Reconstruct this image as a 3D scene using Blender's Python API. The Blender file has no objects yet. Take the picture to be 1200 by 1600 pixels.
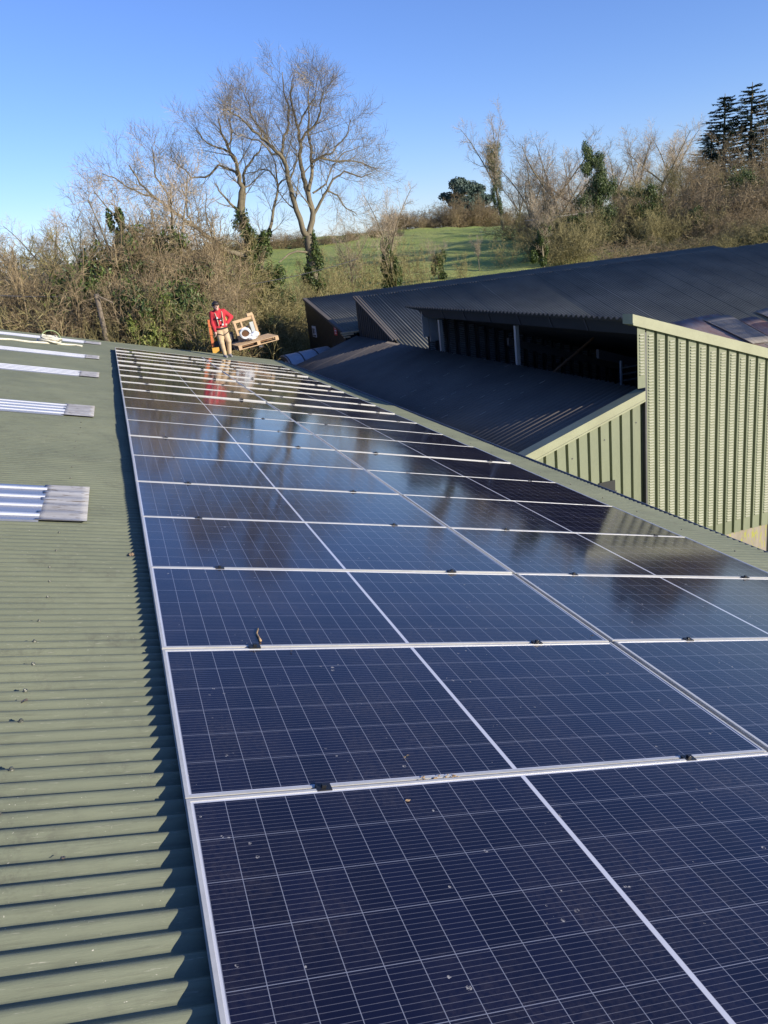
import bpy, bmesh, math, random
from mathutils import Vector, Matrix, Euler
import numpy as np

R = math.radians
SC = bpy.context.scene
COL = SC.collection
rng = random.Random(7)

# ------------------------------------------------------------------ camera
CAM = Vector((0.075, -0.944, 1.353))
FPX = 1222.5
RX = Vector((0.9397353, -0.3234388, -0.1108372))     # camera right
RD = Vector((-0.2002198, -0.2578169, -0.9452209))    # camera down
RF = Vector((0.2771454, 0.9104493, -0.3070384))      # camera forward
TILT = R(14.5)                                       # pitch of the near roof
CT, ST = math.cos(TILT), math.sin(TILT)

def ray(px, py):
    return RX * ((px - 600) / FPX) + RD * ((py - 800) / FPX) + RF

def at(px, py, Y):
    """the point of the vertical plane y = Y seen along a direction measured in the photograph"""
    d = ray(px, py)
    return CAM + d * ((Y - CAM.y) / d.y)

def roof(v, u, n=0.0):
    """roof coordinates (down the slope, along the eave, above the panels) to the world"""
    return Vector((CT * v + ST * n, u, -ST * v + CT * n))

NV = Vector((ST, 0, CT))

def roofpt(px, py, n=-0.1):
    d = ray(px, py)
    t = (n - NV.dot(CAM)) / NV.dot(d)
    return CAM + d * t

cam = bpy.data.cameras.new('camera')
cam.sensor_fit = 'HORIZONTAL'; cam.sensor_width = 36; cam.lens = 36 * FPX / 1200
cam.clip_start = 0.05; cam.clip_end = 5000
co = bpy.data.objects.new('camera', cam); COL.objects.link(co)
m = Matrix((RX, -RD, -RF)).transposed().to_4x4(); m.translation = CAM
co.matrix_world = m
SC.camera = co

# ------------------------------------------------------------------ light
SUN = Vector((math.cos(R(48)) * math.cos(R(14.8)), -math.sin(R(48)) * math.cos(R(14.8)), math.sin(R(14.8))))
sl = bpy.data.lights.new('sun', 'SUN'); sl.energy = 5.0; sl.angle = R(0.5); sl.color = (1, 0.90, 0.75)
so = bpy.data.objects.new('sun', sl); COL.objects.link(so)
so.rotation_euler = SUN.to_track_quat('Z', 'Y').to_euler(); so.location = (20, -30, 40)
w = bpy.data.worlds.new('World'); SC.world = w; w.use_nodes = True
nt = w.node_tree; bg = nt.nodes['Background']
sky = nt.nodes.new('ShaderNodeTexSky'); sky.sky_type = 'NISHITA'; sky.sun_disc = False
sky.sun_elevation = math.asin(SUN.z); sky.sun_rotation = math.atan2(SUN.x, SUN.y)
sky.altitude = 100; sky.air_density = 1.0; sky.dust_density = 0.1; sky.ozone_density = 4.0
hs = nt.nodes.new('ShaderNodeHueSaturation'); hs.inputs['Saturation'].default_value = 1.12
nt.links.new(sky.outputs[0], hs.inputs['Color']); tn = nt.nodes.new('ShaderNodeMix'); tn.data_type = 'RGBA'; tn.blend_type = 'MULTIPLY'; tn.inputs[0].default_value = 1.0; tc = nt.nodes.new('ShaderNodeTexCoord'); sx = nt.nodes.new('ShaderNodeSeparateXYZ'); nt.links.new(tc.outputs['Generated'], sx.inputs[0])
rp = nt.nodes.new('ShaderNodeValToRGB'); nt.links.new(sx.outputs[2], rp.inputs[0])
rp.color_ramp.elements[0].position = 0.0; rp.color_ramp.elements[0].color = (0.86, 0.80, 1.0, 1)
rp.color_ramp.elements[1].position = 0.30; rp.color_ramp.elements[1].color = (1.12, 0.83, 1.03, 1)
nt.links.new(rp.outputs[0], tn.inputs[7])
nt.links.new(hs.outputs[0], tn.inputs[6]); nt.links.new(tn.outputs[2], bg.inputs[0]); bg.inputs[1].default_value = 0.15
SC.view_settings.view_transform = 'Standard'; SC.view_settings.look = 'None'
SC.view_settings.exposure = 0.55; SC.view_settings.gamma = 1

# ------------------------------------------------------------------ materials
class NT:
    def __init__(s, name):
        s.m = bpy.data.materials.new(name); s.m.use_nodes = True
        s.t = s.m.node_tree; s.b = s.t.nodes['Principled BSDF']
    def n(s, typ, **kw):
        x = s.t.nodes.new(typ)
        for k, v in kw.items(): setattr(x, k, v)
        return x
    def l(s, a, b): s.t.links.new(a, b)
    def val(s, x, sock):
        if hasattr(x, 'is_linked'): s.l(x, sock)
        else: sock.default_value = x
    def math(s, op, a, b=None, c=None, clamp=False):
        x = s.n('ShaderNodeMath', operation=op); x.use_clamp = clamp
        s.val(a, x.inputs[0])
        if b is not None: s.val(b, x.inputs[1])
        if c is not None: s.val(c, x.inputs[2])
        return x.outputs[0]
    def mix(s, f, a, b):
        x = s.n('ShaderNodeMix', data_type='RGBA')
        s.val(f, x.inputs[0])
        for q, sock in ((a, x.inputs[6]), (b, x.inputs[7])):
            if hasattr(q, 'is_linked'): s.l(q, sock)
            else: sock.default_value = (*q, 1)
        return x.outputs[2]
    def coord(s, which='Object'):
        return s.n('ShaderNodeTexCoord').outputs[which]
    def mapping(s, vec, scale):
        x = s.n('ShaderNodeMapping'); s.l(vec, x.inputs[0]); x.inputs['Scale'].default_value = scale
        return x.outputs[0]
    def noise(s, vec, scale, detail=4, rough=0.55):
        x = s.n('ShaderNodeTexNoise'); s.l(vec, x.inputs['Vector'])
        x.inputs['Scale'].default_value = scale; x.inputs['Detail'].default_value = detail
        x.inputs['Roughness'].default_value = rough
        return x.outputs['Fac']
    def ramp(s, f, lo, hi):
        x = s.n('ShaderNodeMapRange'); s.l(f, x.inputs[0])
        x.inputs[1].default_value = lo; x.inputs[2].default_value = hi
        return x.outputs[0]
    def bump(s, h, strength, dist=0.01):
        x = s.n('ShaderNodeBump'); s.l(h, x.inputs['Height'])
        x.inputs['Strength'].default_value = strength; x.inputs['Distance'].default_value = dist
        s.l(x.outputs[0], s.b.inputs['Normal'])

def paint(name, c1, c2=None, rough=0.5, metal=0.0, scale=3.0, stretch=(1, 1, 1), spec=0.5, bump=0.0, speck=None, speck_at=0.72, fine=40):
    """a colour with uneven patches and finer dirt; speck adds sparse spots of a second colour"""
    q = NT(name); c2 = c2 or tuple(x * 0.75 for x in c1)
    v = q.mapping(q.coord(), stretch)
    a = q.noise(v, scale, 5); f = q.noise(v, fine, 3)
    col = q.mix(q.ramp(q.math('ADD', q.math('MULTIPLY', a, 0.7), q.math('MULTIPLY', f, 0.3)), 0.36, 0.64), c1, c2)
    if speck:
        s = q.noise(v, fine * 1.3, 2, 0.7)
        col = q.mix(q.ramp(s, speck_at, speck_at + 0.05), col, speck)
    q.l(col, q.b.inputs['Base Color'])
    q.b.inputs['Roughness'].default_value = rough; q.b.inputs['Metallic'].default_value = metal
    q.b.inputs['Specular IOR Level'].default_value = spec
    if bump: q.bump(f, bump)
    return q.m

def island(name, c1, c2, c3=None, rough=0.7, trans=0.0, spec=0.25):
    """foliage and twigs: every loose piece takes a shade of its own"""
    q = NT(name)
    g = q.n('ShaderNodeNewGeometry').outputs['Random Per Island']
    x = q.n('ShaderNodeValToRGB'); q.l(g, x.inputs[0])
    x.color_ramp.elements[0].color = (*c1, 1); x.color_ramp.elements[1].color = (*c2, 1)
    if c3:
        e = x.color_ramp.elements.new(0.5); e.color = (*c3, 1)
    q.l(x.outputs[0], q.b.inputs['Base Color'])
    q.b.inputs['Roughness'].default_value = rough
    q.b.inputs['Specular IOR Level'].default_value = spec
    if trans:
        tr = q.n('ShaderNodeBsdfTranslucent'); q.l(x.outputs[0], tr.inputs[0])
        ms = q.n('ShaderNodeMixShader'); ms.inputs[0].default_value = trans
        out = q.t.nodes['Material Output']
        q.l(q.b.outputs[0], ms.inputs[1]); q.l(tr.outputs[0], ms.inputs[2]); q.l(ms.outputs[0], out.inputs[0])
    return q.m

PW, PH = 2.095, 0.981          # one solar panel
PITCH = 0.9953                 # row spacing
COLX = 2.114                   # column spacing

def cell_material():
    q = NT('solar_cells')
    sp = q.n('ShaderNodeSeparateXYZ'); q.l(q.coord(), sp.inputs[0])
    x, y = sp.outputs[0], sp.outputs[1]
    def line(coord, width):            # distance to the nearest whole number, against a width
        d = q.math('ABSOLUTE', q.math('SUBTRACT', q.math('FRACT', q.math('ADD', coord, 0.5)), 0.5))
        return q.math('LESS_THAN', d, width)
    xr = q.math('SUBTRACT', q.math('ABSOLUTE', q.math('SUBTRACT', x, PW / 2)), 0.0075)
    cw = (PW / 2 - 0.0185 - 0.0075) / 12
    rh = (PH - 0.036) / 6
    yr = q.math('SUBTRACT', y, 0.018)
    colf = q.math('DIVIDE', xr, cw); rowf = q.math('DIVIDE', yr, rh)
    l1 = line(colf, 0.0010 / cw)
    l2 = line(rowf, 0.0011 / rh)
    bb = line(q.math('ADD', q.math('DIVIDE', yr, rh / 10), 0.5), 0.00068 / (rh / 10))
    edge = q.math('MAXIMUM', q.math('LESS_THAN', xr, 0.0), q.math('GREATER_THAN', xr, cw * 12 + .001))
    e2 = q.math('MAXIMUM', q.math('LESS_THAN', yr, 0.0), q.math('GREATER_THAN', yr, rh * 6))
    white = q.math('MAXIMUM', edge, e2)
    # slightly different blue from cell to cell
    oi = q.n('ShaderNodeObjectInfo')
    cx = q.n('ShaderNodeCombineXYZ'); q.l(q.math('FLOOR', colf), cx.inputs[0]); q.l(q.math('FLOOR', rowf), cx.inputs[1]); q.l(oi.outputs['Random'], cx.inputs[2])
    wn = q.n('ShaderNodeTexWhiteNoise', noise_dimensions='3D'); q.l(cx.outputs[0], wn.inputs[0])
    cell = q.mix(wn.outputs[0], (0.0034, 0.0042, 0.0165), (0.0052, 0.0064, 0.0240))
    cell = q.mix(q.math('MULTIPLY', oi.outputs['Random'], 0.35), cell, (0.0080, 0.0066, 0.0140))
    col = q.mix(q.math('MULTIPLY', bb, 0.62), cell, (0.16, 0.165, 0.195))
    grid = q.math('MAXIMUM', l1, l2)
    col = q.mix(q.math('MULTIPLY', grid, 0.75), col, (0.26, 0.28, 0.34))
    col = q.mix(white, col, (0.52, 0.54, 0.60))
    # dust, dried splashes and grit
    geo = q.n('ShaderNodeNewGeometry').outputs['Position']
    d1 = q.noise(geo, 2.1, 6, 0.62); d2 = q.noise(geo, 60, 3, 0.7); d3 = q.noise(geo, 7, 3)
    dust = q.math('MULTIPLY', q.ramp(d1, 0.42, 0.80), q.ramp(d2, 0.35, 0.75))
    col = q.mix(q.math('ADD', 0.006, q.math('MULTIPLY', dust, 0.17)), col, (0.30, 0.25, 0.21))
    vo = q.n('ShaderNodeTexVoronoi', feature='F1'); q.l(geo, vo.inputs['Vector']); vo.inputs['Scale'].default_value = 26; vo.inputs['Randomness'].default_value = 1
    rad = q.math('MULTIPLY', q.ramp(d3, 0.52, 0.70), 0.20)
    spot = q.math('LESS_THAN', vo.outputs['Distance'], rad)
    sp2 = q.math('MULTIPLY', spot, q.ramp(q.noise(geo, 190, 2, .7), 0.47, 0.58))
    col = q.mix(q.math('MULTIPLY', sp2, 0.7), col, (0.50, 0.48, 0.44))
    sm = q.mapping(geo, (3, 22, 3)); smear = q.math('MULTIPLY', q.ramp(q.noise(sm, 3, 3, .7), 0.67, 0.80), q.ramp(d3, 0.52, 0.70))
    col = q.mix(q.math('MULTIPLY', smear, 0.2), col, (0.45, 0.45, 0.45))
    q.l(col, q.b.inputs['Base Color'])
    ro = q.math('ADD', 0.060, q.math('MULTIPLY', q.ramp(d1, 0.3, 0.8), 0.055))
    q.l(q.math('ADD', ro, q.math('MULTIPLY', sp2, 0.4)), q.b.inputs['Roughness'])
    q.b.inputs['IOR'].default_value = 1.46
    q.bump(q.noise(geo, 420, 2), 0.012, 0.002)
    return q.m

def green_roof_material():
    q = NT('green_painted_sheet')
    v = q.n('ShaderNodeNewGeometry').outputs['Position']
    a = q.noise(v, 1.1, 6, 0.6); st = q.noise(q.mapping(v, (1.2, 22, 4)), 4, 5, 0.7); f = q.noise(v, 70, 3)
    col = q.mix(q.ramp(a, 0.35, 0.65), (0.172, 0.188, 0.128), (0.138, 0.154, 0.108))
    col = q.mix(q.math('MULTIPLY', q.ramp(st, 0.50, 0.72), 0.65), col, (0.105, 0.112, 0.080))
    scr = q.noise(q.mapping(v, (2.6, 60, 10)), 4, 4, 0.75)
    col = q.mix(q.math('MULTIPLY', q.ramp(scr, 0.62, 0.70), 0.55), col, (0.38, 0.37, 0.30))
    col = q.mix(q.math('MULTIPLY', q.math('MULTIPLY', q.ramp(q.noise(v, 3.1, 4, .7), 0.50, 0.66), q.ramp(q.noise(v, 26, 4, .8), 0.45, 0.6)), 0.45), col, (0.085, 0.085, 0.068))
    spk = q.noise(v, 110, 2, 0.8)
    col = q.mix(q.math('MULTIPLY', q.math('MULTIPLY', q.ramp(spk, 0.70, 0.74), q.ramp(q.noise(v, 6, 2), .48, .62)), 0.8), col, (0.60, 0.57, 0.48))
    q.l(col, q.b.inputs['Base Color'])
    q.l(q.math('ADD', 0.46, q.math('MULTIPLY', f, 0.15)), q.b.inputs['Roughness'])
    q.b.inputs['Specular IOR Level'].default_value = 0.18
    q.bump(q.math('ADD', q.math('MULTIPLY', st, 0.8), q.math('MULTIPLY', f, 0.15)), 0.22, 0.010)
    return q.m

def grass_material():
    q = NT('pasture'); v = q.coord()
    a = q.noise(v, 0.09, 6, 0.62); b = q.noise(v, 1.7, 5, 0.7); f = q.noise(v, 9, 4, .75)
    col = q.mix(q.ramp(a, 0.36, 0.64), (0.300, 0.375, 0.085), (0.390, 0.415, 0.125))
    col = q.mix(q.math('MULTIPLY', q.ramp(b, 0.48, 0.72), 0.55), col, (0.36, 0.33, 0.145))
    col = q.mix(q.math('MULTIPLY', q.ramp(f, 0.45, 0.75), 0.35), col, (0.200, 0.245, 0.062))
    q.l(col, q.b.inputs['Base Color']); q.b.inputs['Roughness'].default_value = 0.9
    q.b.inputs['Specular IOR Level'].default_value = 0.15
    q.bump(q.math('ADD', b, q.math('MULTIPLY', f, .6)), 0.9, 0.25)
    return q.m

M = {}
M['cells'] = cell_material()
M['frame'] = paint('anodised_frame', (0.58, 0.575, 0.54), (0.47, 0.465, 0.44), rough=0.42, metal=0.25, scale=8, speck=(0.30, 0.22, 0.14), speck_at=0.78)
M['clamp'] = paint('black_clamp', (0.012, 0.012, 0.014), rough=0.4)
M['green_roof'] = green_roof_material()
M['rail'] = paint('aluminium_rail', (0.5, 0.5, 0.5), rough=0.4, metal=0.6)
M['gutter'] = paint('gutter_plastic', (0.16, 0.19, 0.24), (0.11, 0.13, 0.17), rough=0.35)  # blue-grey lift stands for the sky reflected in the gutter
M['grp'] = paint('rooflight_sheet', (0.20, 0.22, 0.27), (0.14, 0.16, 0.21), rough=0.25, scale=2, stretch=(0.3, 1, 1))  # bluish pan tone carries the sky's reflection as colour
M['grp_rib'] = paint('rooflight_rib_sheen', (0.56, 0.58, 0.62), (0.46, 0.48, 0.52), rough=0.35, scale=3)  # same sheet painted paler for the bright sky reflection on its ribs
M['lap'] = paint('weathered_lap_sheet', (0.46, 0.455, 0.44), (0.30, 0.29, 0.275), rough=0.7, metal=0.0, scale=5, stretch=(0.5, 3, 1), speck=(0.16, 0.13, 0.095), speck_at=.58, fine=11)
M['screw'] = paint('screw_steel', (0.10, 0.105, 0.085), rough=0.5, metal=0.2)
M['wall_green'] = paint('green_cladding', (0.200, 0.220, 0.138), (0.160, 0.178, 0.112), rough=0.6, scale=1.6, stretch=(1, 1, 0.25), speck=(0.20, 0.19, 0.12), speck_at=.75)
M['louvre'] = paint('louvre_lip_sunlit', (0.46, 0.46, 0.345), (0.37, 0.37, 0.27), rough=0.45, scale=5)  # cladding paint made paler: sunlight on the hood tops put into the colour
M['trim'] = paint('pale_green_trim', (0.315, 0.325, 0.205), (0.26, 0.265, 0.165), rough=0.5, scale=2.5, speck=(0.24, 0.21, 0.13), speck_at=.73)
M['grey_roof'] = paint('grey_fibre_sheet', (0.200, 0.198, 0.165), (0.132, 0.133, 0.114), rough=0.85, scale=0.8, speck=(0.34, 0.30, 0.26), speck_at=.76, spec=.08)
M['dark_roof'] = paint('dark_fibre_sheet', (0.085, 0.083, 0.076), (0.064, 0.063, 0.060), rough=0.8, scale=0.7, speck=(0.20, 0.19, 0.18), speck_at=.78, spec=.4)
M['brown_roof'] = paint('weathered_brown_sheet', (0.150, 0.132, 0.114), (0.108, 0.095, 0.084), rough=0.9, scale=0.9, speck=(0.32, 0.28, 0.24), speck_at=.77, spec=.25)
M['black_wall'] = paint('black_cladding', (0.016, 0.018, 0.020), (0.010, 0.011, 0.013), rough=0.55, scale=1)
M['dark_board'] = paint('dark_fascia', (0.034, 0.036, 0.038), (0.025, 0.027, 0.029), rough=0.7, scale=2)
M['steel'] = paint('galvanised_steel', (0.42, 0.45, 0.48), (0.33, 0.36, 0.40), rough=0.42, metal=0.5, scale=4)
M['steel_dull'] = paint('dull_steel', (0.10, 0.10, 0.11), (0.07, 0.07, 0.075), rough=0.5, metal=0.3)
M['concrete'] = paint('stained_concrete', (0.36, 0.31, 0.26), (0.25, 0.22, 0.17), rough=0.9, scale=1.3, stretch=(2.5, 1, 0.5), speck=(0.33, 0.33, 0.08), speck_at=.56, fine=7, bump=.3, spec=.2)
M['clear_sheet'] = paint('weathered_clear_sheet', (0.36, 0.33, 0.29), (0.24, 0.22, 0.195), rough=0.9, scale=3, stretch=(3, .6, 1))
M['red_sheet'] = paint('rusty_red_sheet', (0.27, 0.155, 0.130), (0.36, 0.32, 0.30), rough=0.9, scale=2.4, stretch=(1.5, .5, 1))
M['wood'] = paint('pale_timber', (0.52, 0.37, 0.215), (0.42, 0.28, 0.155), rough=0.75, scale=4, stretch=(1, 5, 5))
M['wood_dark'] = paint('brown_timber', (0.20, 0.10, 0.05), (0.13, 0.065, 0.035), rough=0.8, scale=4)
M['pole_wood'] = paint('weathered_pole', (0.22, 0.18, 0.13), (0.15, 0.12, 0.085), rough=0.85, scale=4, stretch=(4, 4, .5))
M['grey_board'] = paint('grey_board', (0.40, 0.42, 0.40), (0.33, 0.35, 0.33), rough=0.7)
M['yellow'] = paint('yellow_paint', (0.62, 0.36, 0.055), (0.52, 0.29, 0.045), rough=0.45)
M['orange'] = paint('orange_paint', (0.58, 0.16, 0.045), (0.46, 0.12, 0.035), rough=0.5)
M['rubber'] = paint('black_rubber', (0.018, 0.018, 0.018), rough=0.8)
M['white_plastic'] = paint('white_plastic', (0.74, 0.76, 0.80), (0.62, 0.65, 0.70), rough=0.45, scale=9)
M['rope'] = paint('white_rope', (0.66, 0.64, 0.52), (0.52, 0.50, 0.40), rough=0.85, scale=40)
M['rope_green'] = paint('green_sling', (0.33, 0.42, 0.20), rough=0.8)
M['red_cloth'] = paint('red_cloth', (0.50, 0.028, 0.040), (0.36, 0.018, 0.028), rough=0.85, scale=7, bump=.3)
M['khaki'] = paint('khaki_cloth', (0.56, 0.42, 0.26), (0.46, 0.34, 0.205), rough=0.9, scale=8, bump=.3)
M['skin'] = paint('skin', (0.55, 0.34, 0.255), (0.48, 0.28, 0.21), rough=0.55, scale=9)
M['hair'] = paint('dark_hair', (0.022, 0.014, 0.012), rough=0.6, scale=30)
M['eye'] = paint('dark_eye', (0.02, 0.015, 0.012), rough=0.2)
M['webbing'] = paint('harness_webbing', (0.52, 0.44, 0.30), (0.42, 0.35, 0.24), rough=0.8)
M['webbing_dark'] = paint('dark_webbing', (0.035, 0.03, 0.03), rough=0.8)
M['boot'] = paint('grey_trainer', (0.33, 0.32, 0.32), (0.20, 0.20, 0.20), rough=0.7)
M['sign_white'] = paint('white_sign', (0.74, 0.76, 0.82), (0.64, 0.66, 0.72), rough=0.5)
M['sign_red'] = paint('red_sign', (0.55, 0.06, 0.07), (0.46, 0.05, 0.06), rough=0.5)
M['sign_ink'] = paint('sign_ink', (0.10, 0.11, 0.16), rough=0.5)
M['leaf_dry'] = paint('dry_leaf', (0.46, 0.32, 0.17), (0.33, 0.21, 0.10), rough=0.8, scale=30)
M['wire'] = paint('overhead_wire', (0.06, 0.06, 0.065), rough=0.5)
M['wire_pale'] = paint('weathered_wire', (0.36, 0.35, 0.33), rough=0.6)
M['grass'] = grass_material()
M['bark_ash'] = paint('ash_bark', (0.215, 0.185, 0.125), (0.130, 0.112, 0.076), rough=0.9, scale=2.5, stretch=(3, 3, .8), spec=.15, fine=14)
M['twig_ash'] = island('ash_twigs', (0.30, 0.245, 0.165), (0.41, 0.345, 0.245), (0.24, 0.195, 0.13))
M['twig_brown'] = island('brown_twigs', (0.135, 0.102, 0.056), (0.34, 0.265, 0.155), (0.215, 0.165, 0.095))
M['twig_olive'] = island('olive_twigs', (0.145, 0.125, 0.052), (0.31, 0.27, 0.125), (0.215, 0.185, 0.080))
M['twig_pale'] = island('pale_twigs', (0.38, 0.305, 0.21), (0.50, 0.42, 0.31), (0.32, 0.25, 0.17))
M['ivy'] = island('ivy_leaves', (0.022, 0.045, 0.012), (0.125, 0.165, 0.042), (0.055, 0.088, 0.020), rough=0.5, trans=.15, spec=.4)
M['leaf_green'] = island('hedge_leaves', (0.07, 0.10, 0.022), (0.26, 0.28, 0.075), (0.14, 0.175, 0.042), rough=0.6, trans=.2)
M['needles'] = island('conifer_needles', (0.028, 0.052, 0.044), (0.110, 0.145, 0.115), (0.058, 0.092, 0.074), rough=0.7)
M['blade'] = island('rough_grass_blades', (0.165, 0.175, 0.050), (0.36, 0.29, 0.135), (0.225, 0.225, 0.080), rough=0.8, trans=.25)

# ------------------------------------------------------------------ objects
def tag(o, label=None, cat=None, group=None, kind=None):
    if label: o['label'] = label
    if cat: o['category'] = cat
    if group: o['group'] = group
    if kind: o['kind'] = kind
    return o

def thing(name, label, cat, loc=(0, 0, 0), rot=(0, 0, 0), group=None):
    o = bpy.data.objects.new(name, None); COL.objects.link(o)
    o.location = loc; o.rotation_euler = rot; o.empty_display_size = .2
    return tag(o, label, cat, group)

def link(name, me, parent=None):
    o = bpy.data.objects.new(name, me); COL.objects.link(o)
    if parent is not None: o.parent = parent
    return o

class MB:
    """collects vertices and faces; build() links them as one mesh object"""
    def __init__(s): s.v = []; s.f = []
    def add(s, vs, fs):
        k = len(s.v); s.v.extend(tuple(x) for x in vs); s.f.extend(tuple(i + k for i in f) for f in fs)
    def box(s, c, size, mat=None):
        x, y, z = (q / 2 for q in size); c = Vector(c)
        vs = [Vector((a, b, d)) for a in (-x, x) for b in (-y, y) for d in (-z, z)]
        if mat: vs = [mat @ q for q in vs]
        s.add([c + q for q in vs], [(0, 1, 3, 2), (4, 6, 7, 5), (0, 4, 5, 1), (2, 3, 7, 6), (0, 2, 6, 4), (1, 5, 7, 3)])
    def span(s, x0, x1, y0, y1, z0, z1):
        s.box(((x0 + x1) / 2, (y0 + y1) / 2, (z0 + z1) / 2), (abs(x1 - x0), abs(y1 - y0), abs(z1 - z0)))
    def prism(s, poly, d):
        """polygon (list of 3D points) pushed by vector d"""
        n = len(poly); d = Vector(d)
        vs = [Vector(p) for p in poly] + [Vector(p) + d for p in poly]
        fs = [tuple(range(n))[::-1], tuple(range(n, 2 * n))] + [(i, (i + 1) % n, n + (i + 1) % n, n + i) for i in range(n)]
        s.add(vs, fs)
    def tube(s, pts, rads, n=6, cap=True):
        k0 = len(s.v); m_ = len(pts); ref = None
        for i in range(m_):
            a = pts[max(i - 1, 0)]; b = pts[min(i + 1, m_ - 1)]
            t = (b - a)
            if t.length < 1e-9: t = Vector((0, 0, 1))
            t.normalize()
            if ref is None: ref = t.orthogonal().normalized()
            u = ref - t * ref.dot(t)
            if u.length < 1e-6: u = t.orthogonal()
            u.normalize(); ref = u; w_ = t.cross(u)
            r = rads[i]; p = pts[i]
            for k in range(n):
                an = 2 * math.pi * k / n
                q = p + u * (math.cos(an) * r) + w_ * (math.sin(an) * r)
                s.v.append((q.x, q.y, q.z))
        for i in range(m_ - 1):
            for k in range(n):
                a = k0 + i * n + k; b = k0 + i * n + (k + 1) % n
                s.f.append((a, b, b + n, a + n))
        if cap:
            s.f.append(tuple(k0 + k for k in range(n))[::-1]); s.f.append(tuple(k0 + (m_ - 1) * n + k for k in range(n)))
    def ball(s, c, r, seg=10, ring=7, sc=(1, 1, 1), mat=None):
        vs = []; fs = []; c = Vector(c)
        for i in range(ring + 1):
            th = math.pi * i / ring
            for k in range(seg):
                ph = 2 * math.pi * k / seg
                p = Vector((math.sin(th) * math.cos(ph) * r * sc[0], math.sin(th) * math.sin(ph) * r * sc[1], math.cos(th) * r * sc[2]))
                if mat: p = mat @ p
                vs.append(c + p)
        for i in range(ring):
            for k in range(seg):
                a = i * seg + k; b = i * seg + (k + 1) % seg
                fs.append((a, a + seg, b + seg, b))
        s.add(vs, fs)
    def mesh(s, name, mat, smooth=False):
        me = bpy.data.meshes.new(name); me.from_pydata(s.v, [], s.f); me.update()
        if mat is not None: me.materials.append(mat)
        if smooth: me.polygons.foreach_set('use_smooth', [True] * len(me.polygons))
        return me
    def build(s, name, mat, parent=None, smooth=False):
        return link(name, s.mesh(name, mat, smooth), parent)

def bevel(o, wdt=0.004, seg=2):
    bm = bmesh.new(); bm.from_mesh(o.data)
    bmesh.ops.remove_doubles(bm, verts=bm.verts, dist=1e-5)
    bmesh.ops.bevel(bm, geom=bm.edges[:], offset=wdt, segments=seg, affect='EDGES', profile=.5, clamp_overlap=True)
    bm.to_mesh(o.data); bm.free(); return o

def sheet(name, mat, X0, dirA, dirF, width, length, pitch, amp, parent, sheetw=0.0, step=0.004, nper=8, cuts=1, cut_fn=None, wob=0.0, thick=0.0, lift=None):
    """corrugated sheeting: waves repeat along dirA, run along dirF"""
    A = Vector(dirA).normalized(); F = Vector(dirF).normalized(); N = A.cross(F)
    if N.z < 0: N = -N
    X0 = Vector(X0); n = int(width / pitch * nper); vs = []; fs = []
    for i in range(n + 1):
        a = width * i / n
        h = amp * math.cos(2 * math.pi * a / pitch)
        if sheetw: h += step * (1 - (a / sheetw) % 1.0)
        if lift: h += lift(X0.y + a)
        l0, l1 = (0.0, length) if cut_fn is None else cut_fn(a)
        for k in range(cuts + 1):
            t = l0 + (l1 - l0) * k / cuts
            hh = h + (wob * math.sin(a * 1.7 + t * .9) * math.sin(t * 1.3 + a * .31) if wob else 0)
            vs.append(X0 + A * a + F * t + N * hh)
    for i in range(n):
        for k in range(cuts):
            a = i * (cuts + 1) + k
            fs.append((a, a + 1, a + cuts + 2, a + cuts + 1))
    b = MB(); b.add(vs, fs)
    if thick:
        nv = len(vs); b.v += [tuple(v - N * thick) for v in vs]; b.f += [tuple(i + nv for i in f[::-1]) for f in fs]
        for i in range(n):
            for k, flip in ((0, 0), (cuts, 1)):
                a = i * (cuts + 1) + k; c = a + cuts + 1
                b.f.append((a, c, c + nv, a + nv) if not flip else (c, a, a + nv, c + nv))
    return b.build(name, mat, parent, smooth=True)

ORD = ['first', 'second', 'third', 'fourth', 'fifth', 'sixth', 'seventh', 'eighth', 'ninth', 'tenth', 'eleventh', 'twelfth', 'thirteenth',
       'fourteenth', 'fifteenth', 'sixteenth', 'seventeenth', 'eighteenth', 'nineteenth', 'twentieth']

# ------------------------------------------------------------------ the ground
def interp(x, xs, ys):
    return float(np.interp(x, xs, ys))
def sstep(x, a, b):
    t = min(1, max(0, (x - a) / (b - a))); return t * t * (3 - 2 * t)
def ground_z(x, y):
    z = interp(y, [-300, 20, 26, 31, 35, 39, 43, 50, 100, 150, 170, 260, 700], [-5.3, -5.2, -4.6, -3.0, -2.75, -2.0, -1.35, -0.75, 2.9, 6.3, 6.7, 4.0, -6])
    z += sstep(x, 75, 125) * sstep(y, 90, 130) * 3.0
    z -= sstep(x, 50, 100) * sstep(y, 60, 150) * 3.2
    z -= sstep(-x, 5, 60) * sstep(y, 45, 160) * 5.0
    z += 0.16 * math.sin(x * .37 + y * .21) * sstep(y, 26, 34) + 0.10 * math.sin(x * .9 - y * .7) * sstep(y, 26, 34)
    return z
def make_ground():
    xs = [-900, -500, -300, -200, -140, -100, -70, -50, -40] + [-32 + 1.6 * i for i in range(80)] + [100, 108, 116, 124, 132, 142, 155, 175, 200, 250, 330, 500, 900]
    ys = [-600, -300, -150, -80, -40, -15, 0, 10, 18, 21] + [23 + 1.0 * i for i in range(30)] + [54 + 2.5 * i for i in range(50)] + [185, 200, 225, 260, 320, 420, 600, 1000, 2000]
    b = MB(); nx = len(xs)
    b.v = [(x, y, ground_z(x, y)) for y in ys for x in xs]
    b.f = [(j * nx + i, j * nx + i + 1, (j + 1) * nx + i + 1, (j + 1) * nx + i) for j in range(len(ys) - 1) for i in range(nx - 1)]
    tag(b.build('ground', M['grass'], smooth=True), kind='structure')
make_ground()

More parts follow.
